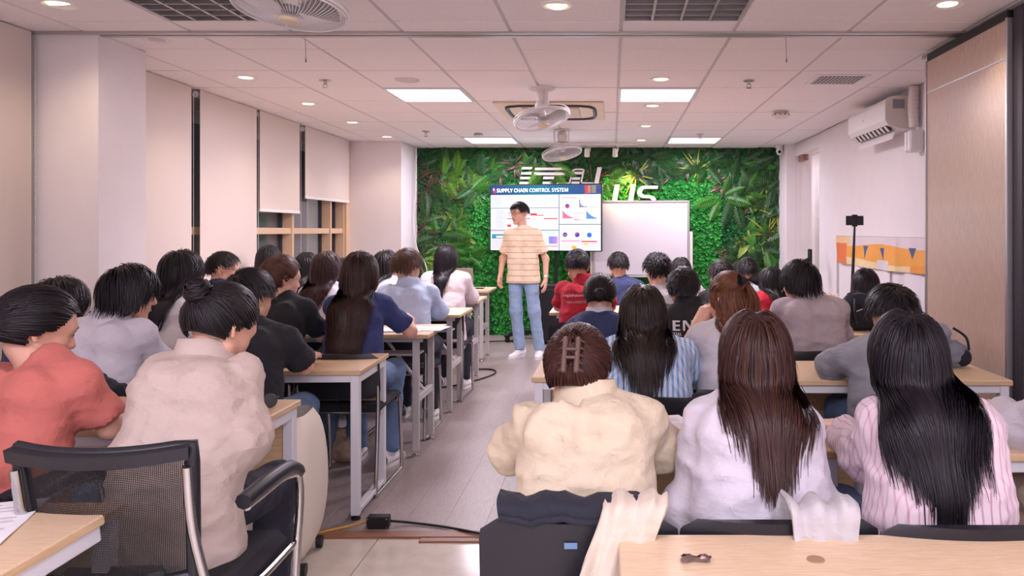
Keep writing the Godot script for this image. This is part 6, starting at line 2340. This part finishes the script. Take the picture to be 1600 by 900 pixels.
	tubepart([Vector3(-0.05, 0.6, 0.1), Vector3(-0.05, 0.66, 0.1), Vector3(0.05, 0.66, 0.1), Vector3(0.05, 0.6, 0.1)], 0.01, "handle", M.black, t)
	# floor socket box and cables
	t = thing("power_box", Vector3(-1.075, 0, -3.47), 0.03, "black power box on the floor by the threshold", "power box")
	boxpart(Vector3(-0.05, 0, -0.025), Vector3(0.05, 0.055, 0.025), 0.004, "case", M.black, t)
	for sx in [-1, 1]:
		for yy in [0.008, 0.047]:
			tubepart([Vector3(sx * 0.043, yy, 0.024), Vector3(sx * 0.043, yy, 0.027)], 0.003, "screw", M.alu, t)
	cable([Vector3(-1.12, 0.03, -3.47), Vector3(-1.2, 0.012, -3.46), Vector3(-1.32, 0.01, -3.38), Vector3(-1.5, 0.008, -3.26), Vector3(-1.75, 0.006, -3.2)], 0.006, mat(rgb8(206, 160, 70), 0.5), "yellow cable running from the power box along the threshold")
	cable([Vector3(-1.02, 0.03, -3.47), Vector3(-0.95, 0.012, -3.5), Vector3(-0.78, 0.008, -3.46), Vector3(-0.6, 0.014, -3.37), Vector3(-0.4, 0.01, -3.28)], 0.006, M.black, "black cable running from the power box to the tile floor")
	cable([Vector3(-1.75, 0.008, -6.8), Vector3(-1.5, 0.008, -6.55), Vector3(-1.3, 0.008, -6.75), Vector3(-1.12, 0.008, -7.15), Vector3(-1.2, 0.008, -7.4), Vector3(-1.5, 0.008, -7.35)], 0.008, M.black, "black cable loop on the floor beside the folding table legs")
	cable([Vector3(-1.9, 0.008, -8.9), Vector3(-1.6, 0.008, -9.2), Vector3(-1.3, 0.008, -9.3), Vector3(-1.1, 0.008, -9.1)], 0.007, M.black, "black cable on the floor at the foot of the plant wall")
	# cloth bag on the floor
	f = Field.new()
	f.k = 0.05
	f.cap(Vector3(-1.72, 0.075, -4.5), Vector3(-1.55, 0.07, -4.45), 0.07, 0.065)
	f.cap(Vector3(-1.66, 0.14, -4.5), Vector3(-1.6, 0.18, -4.48), 0.05, 0.02)
	blob("cloth_bag", f, 0.012, cloth(rgb8(176, 150, 128), 0.9), "slack beige cloth bag on the floor under the tables", "bag", 0.012, Vector3(12, 12, 12))
	# bags on the tables by the partition
	t = thing("grey_backpack", Vector3(1.57, h, -3.62), 0.2, "grey folded backpack at the partition end of the table", "backpack")
	f = Field.new()
	f.k = 0.05
	f.noise = fold_noise; f.amp = 0.012; f.fr = Vector3(9, 12, 9)
	f.cap(Vector3(-0.13, 0.065, 0.02), Vector3(0.08, 0.062, 0.0), 0.062, 0.06)
	put(f.net(0.009), "bag_body", cloth(rgb8(126, 128, 142), 0.9), t)
	f = Field.new()
	f.k = 0.05
	f.noise = fold_noise; f.amp = 0.014; f.fr = Vector3(11, 12, 9)
	f.cap(Vector3(-0.15, 0.165, 0.0), Vector3(0.02, 0.16, -0.01), 0.05, 0.045)
	put(f.net(0.009), "bag_flap", cloth(rgb8(140, 138, 150), 0.9), t)
	f = Field.new()
	f.cap(Vector3(0.1, 0.05, 0.03), Vector3(0.115, 0.07, 0.0), 0.045, 0.04)
	put(f.net(0.009), "bag_pocket", navyc, t)
	tubepart(smooth([Vector3(0.06, 0.19, 0.02), Vector3(0.1, 0.15, 0.06), Vector3(0.11, 0.09, 0.07)], 5), 0.006, "strap", navyc, t)
	t = thing("black_backpack", Vector3(1.56, 0.745, -4.72), 0.0, "black backpack standing on the mauve shirt person's table", "backpack")
	f = Field.new()
	f.k = 0.05
	f.noise = fold_noise; f.amp = 0.01; f.fr = Vector3(10, 10, 10)
	f.cap(Vector3(-0.06, 0.09, 0), Vector3(0.08, 0.09, 0), 0.09, 0.09)
	f.cap(Vector3(-0.05, 0.18, 0.01), Vector3(0.07, 0.17, 0.01), 0.05, 0.05)
	put(f.net(0.01), "bag_body", navyc, t)
	for s in [-1, 1]:
		tubepart(smooth([Vector3(s * 0.06, 0.2, 0.07), Vector3(s * 0.075, 0.13, 0.105), Vector3(s * 0.055, 0.05, 0.1)], 5), 0.01, "strap", M.black, t)
	tubepart(smooth([Vector3(-0.07, 0.12, 0.09), Vector3(0, 0.145, 0.1), Vector3(0.08, 0.12, 0.09)], 5), 0.004, "zip", M.alu, t)
	f = Field.new()
	f.k = 0.05
	f.cap(Vector3(1.57, 0.55, -2.95), Vector3(1.72, 0.56, -2.93), 0.085, 0.09)
	f.cap(Vector3(1.6, 0.63, -2.95), Vector3(1.72, 0.63, -2.93), 0.06, 0.05)
	blob("dark_shoulder_bag", f, 0.012, cloth(rgb8(54, 50, 58), 0.85), "dark shoulder bag resting on the empty chair by the partition", "bag", 0.012, Vector3(10, 10, 10))
	var ch := make_chair()
	ch.position = Vector3(1.64, 0, -2.95)
	tag(ch, "black chair with chrome sled legs holding the dark shoulder bag", "chair", "meeting chairs of the seated people")
	# bouquet
	t = thing("flower_bouquet", Vector3(1.42, 0.745, -4.9), 0.0, "small bouquet of white and pink flowers beside the mauve shirt", "flowers")
	var rng := RandomNumberGenerator.new()
	rng.seed = 21
	b = MB.new()
	b.lathe([Vector2(0.0, 0.0), Vector2(0.035, 0.0), Vector2(0.055, 0.12), Vector2(0.04, 0.115)], Transform3D(), 12)
	put(b, "paper_wrap", mat(rgb8(232, 214, 196), 0.7), t)
	for k in 18:
		var a := rng.randf() * TAU
		var rr := rng.randf() * 0.065
		b = MB.new()
		for q in 6:
			b.add(leaf_mb(0.028, 0.022, -0.5, 0.5, 3), Transform3D(Basis(Vector3.UP, TAU * q / 6) * Basis(Vector3.RIGHT, 0.8), Vector3(cos(a) * rr, 0.13 + rng.randf() * 0.08, sin(a) * rr)))
		put(b, "flower", mat([rgb8(240, 226, 214), rgb8(236, 190, 190), rgb8(214, 190, 150)][k % 3], 0.7), t)
	# phone on a tripod, second phone by the doorway
	t = thing("tripod_phone", Vector3(1.93, 0, -6.0), 0.0, "black phone on a tall thin tripod before the banner", "phone")
	tubepart([Vector3(-0.05, 0.25, 0), Vector3(-0.012, 1.1, 0), Vector3(0, 1.41, 0)], [0.013, 0.012, 0.008], "pole", M.black, t, 10)
	for k in 3:
		var a := TAU * k / 3
		tubepart([Vector3(-0.05, 0.35, 0), Vector3(-0.05 + cos(a) * 0.25, 0.01, sin(a) * 0.25)], 0.009, "leg", M.black, t)
	boxpart(Vector3(-0.07, 1.41, -0.005), Vector3(0.07, 1.485, 0.006), 0.003, "phone", M.plastic, t)
	boxpart(Vector3(-0.022, 1.4, -0.008), Vector3(0.02, 1.495, 0.012), 0.003, "clamp", M.black, t)
	tubepart([Vector3(-0.025, 0.87, 0), Vector3(-0.06, 0.86, 0.02)], 0.012, "knob", M.black, t)
	t = thing("upright_phone_stand", Vector3(2.12, 0, -8.1), 0.0, "upright black phone on a stand beside the doorway", "phone")
	tubepart([Vector3(-0.06, 0.02, 0), Vector3(-0.06, 0.95, 0), Vector3(0.0, 1.05, 0)], 0.01, "pole", M.black, t, 8)
	b = MB.new()
	b.lathe([Vector2(0, 0.03), Vector2(0.1, 0.02), Vector2(0.11, 0)], Transform3D(Basis(), Vector3(-0.06, 0, 0)), 20)
	put(b, "base", M.black, t)
	boxpart(Vector3(-0.01, 1.0, -0.04), Vector3(0.02, 1.17, 0.04), 0.004, "phone", M.plastic, t)
	tubepart([Vector3(-0.07, 1.04, 0), Vector3(0.0, 1.07, 0)], 0.014, "gimbal", M.black, t)

func _ready() -> void:
	make_materials()
	camera_and_light()
	build_room()
	build_fixtures()
	build_plants()
	build_furniture()
	print("furniture ", Time.get_ticks_msec())
	build_people()
	build_props()
	print("people ", Time.get_ticks_msec())
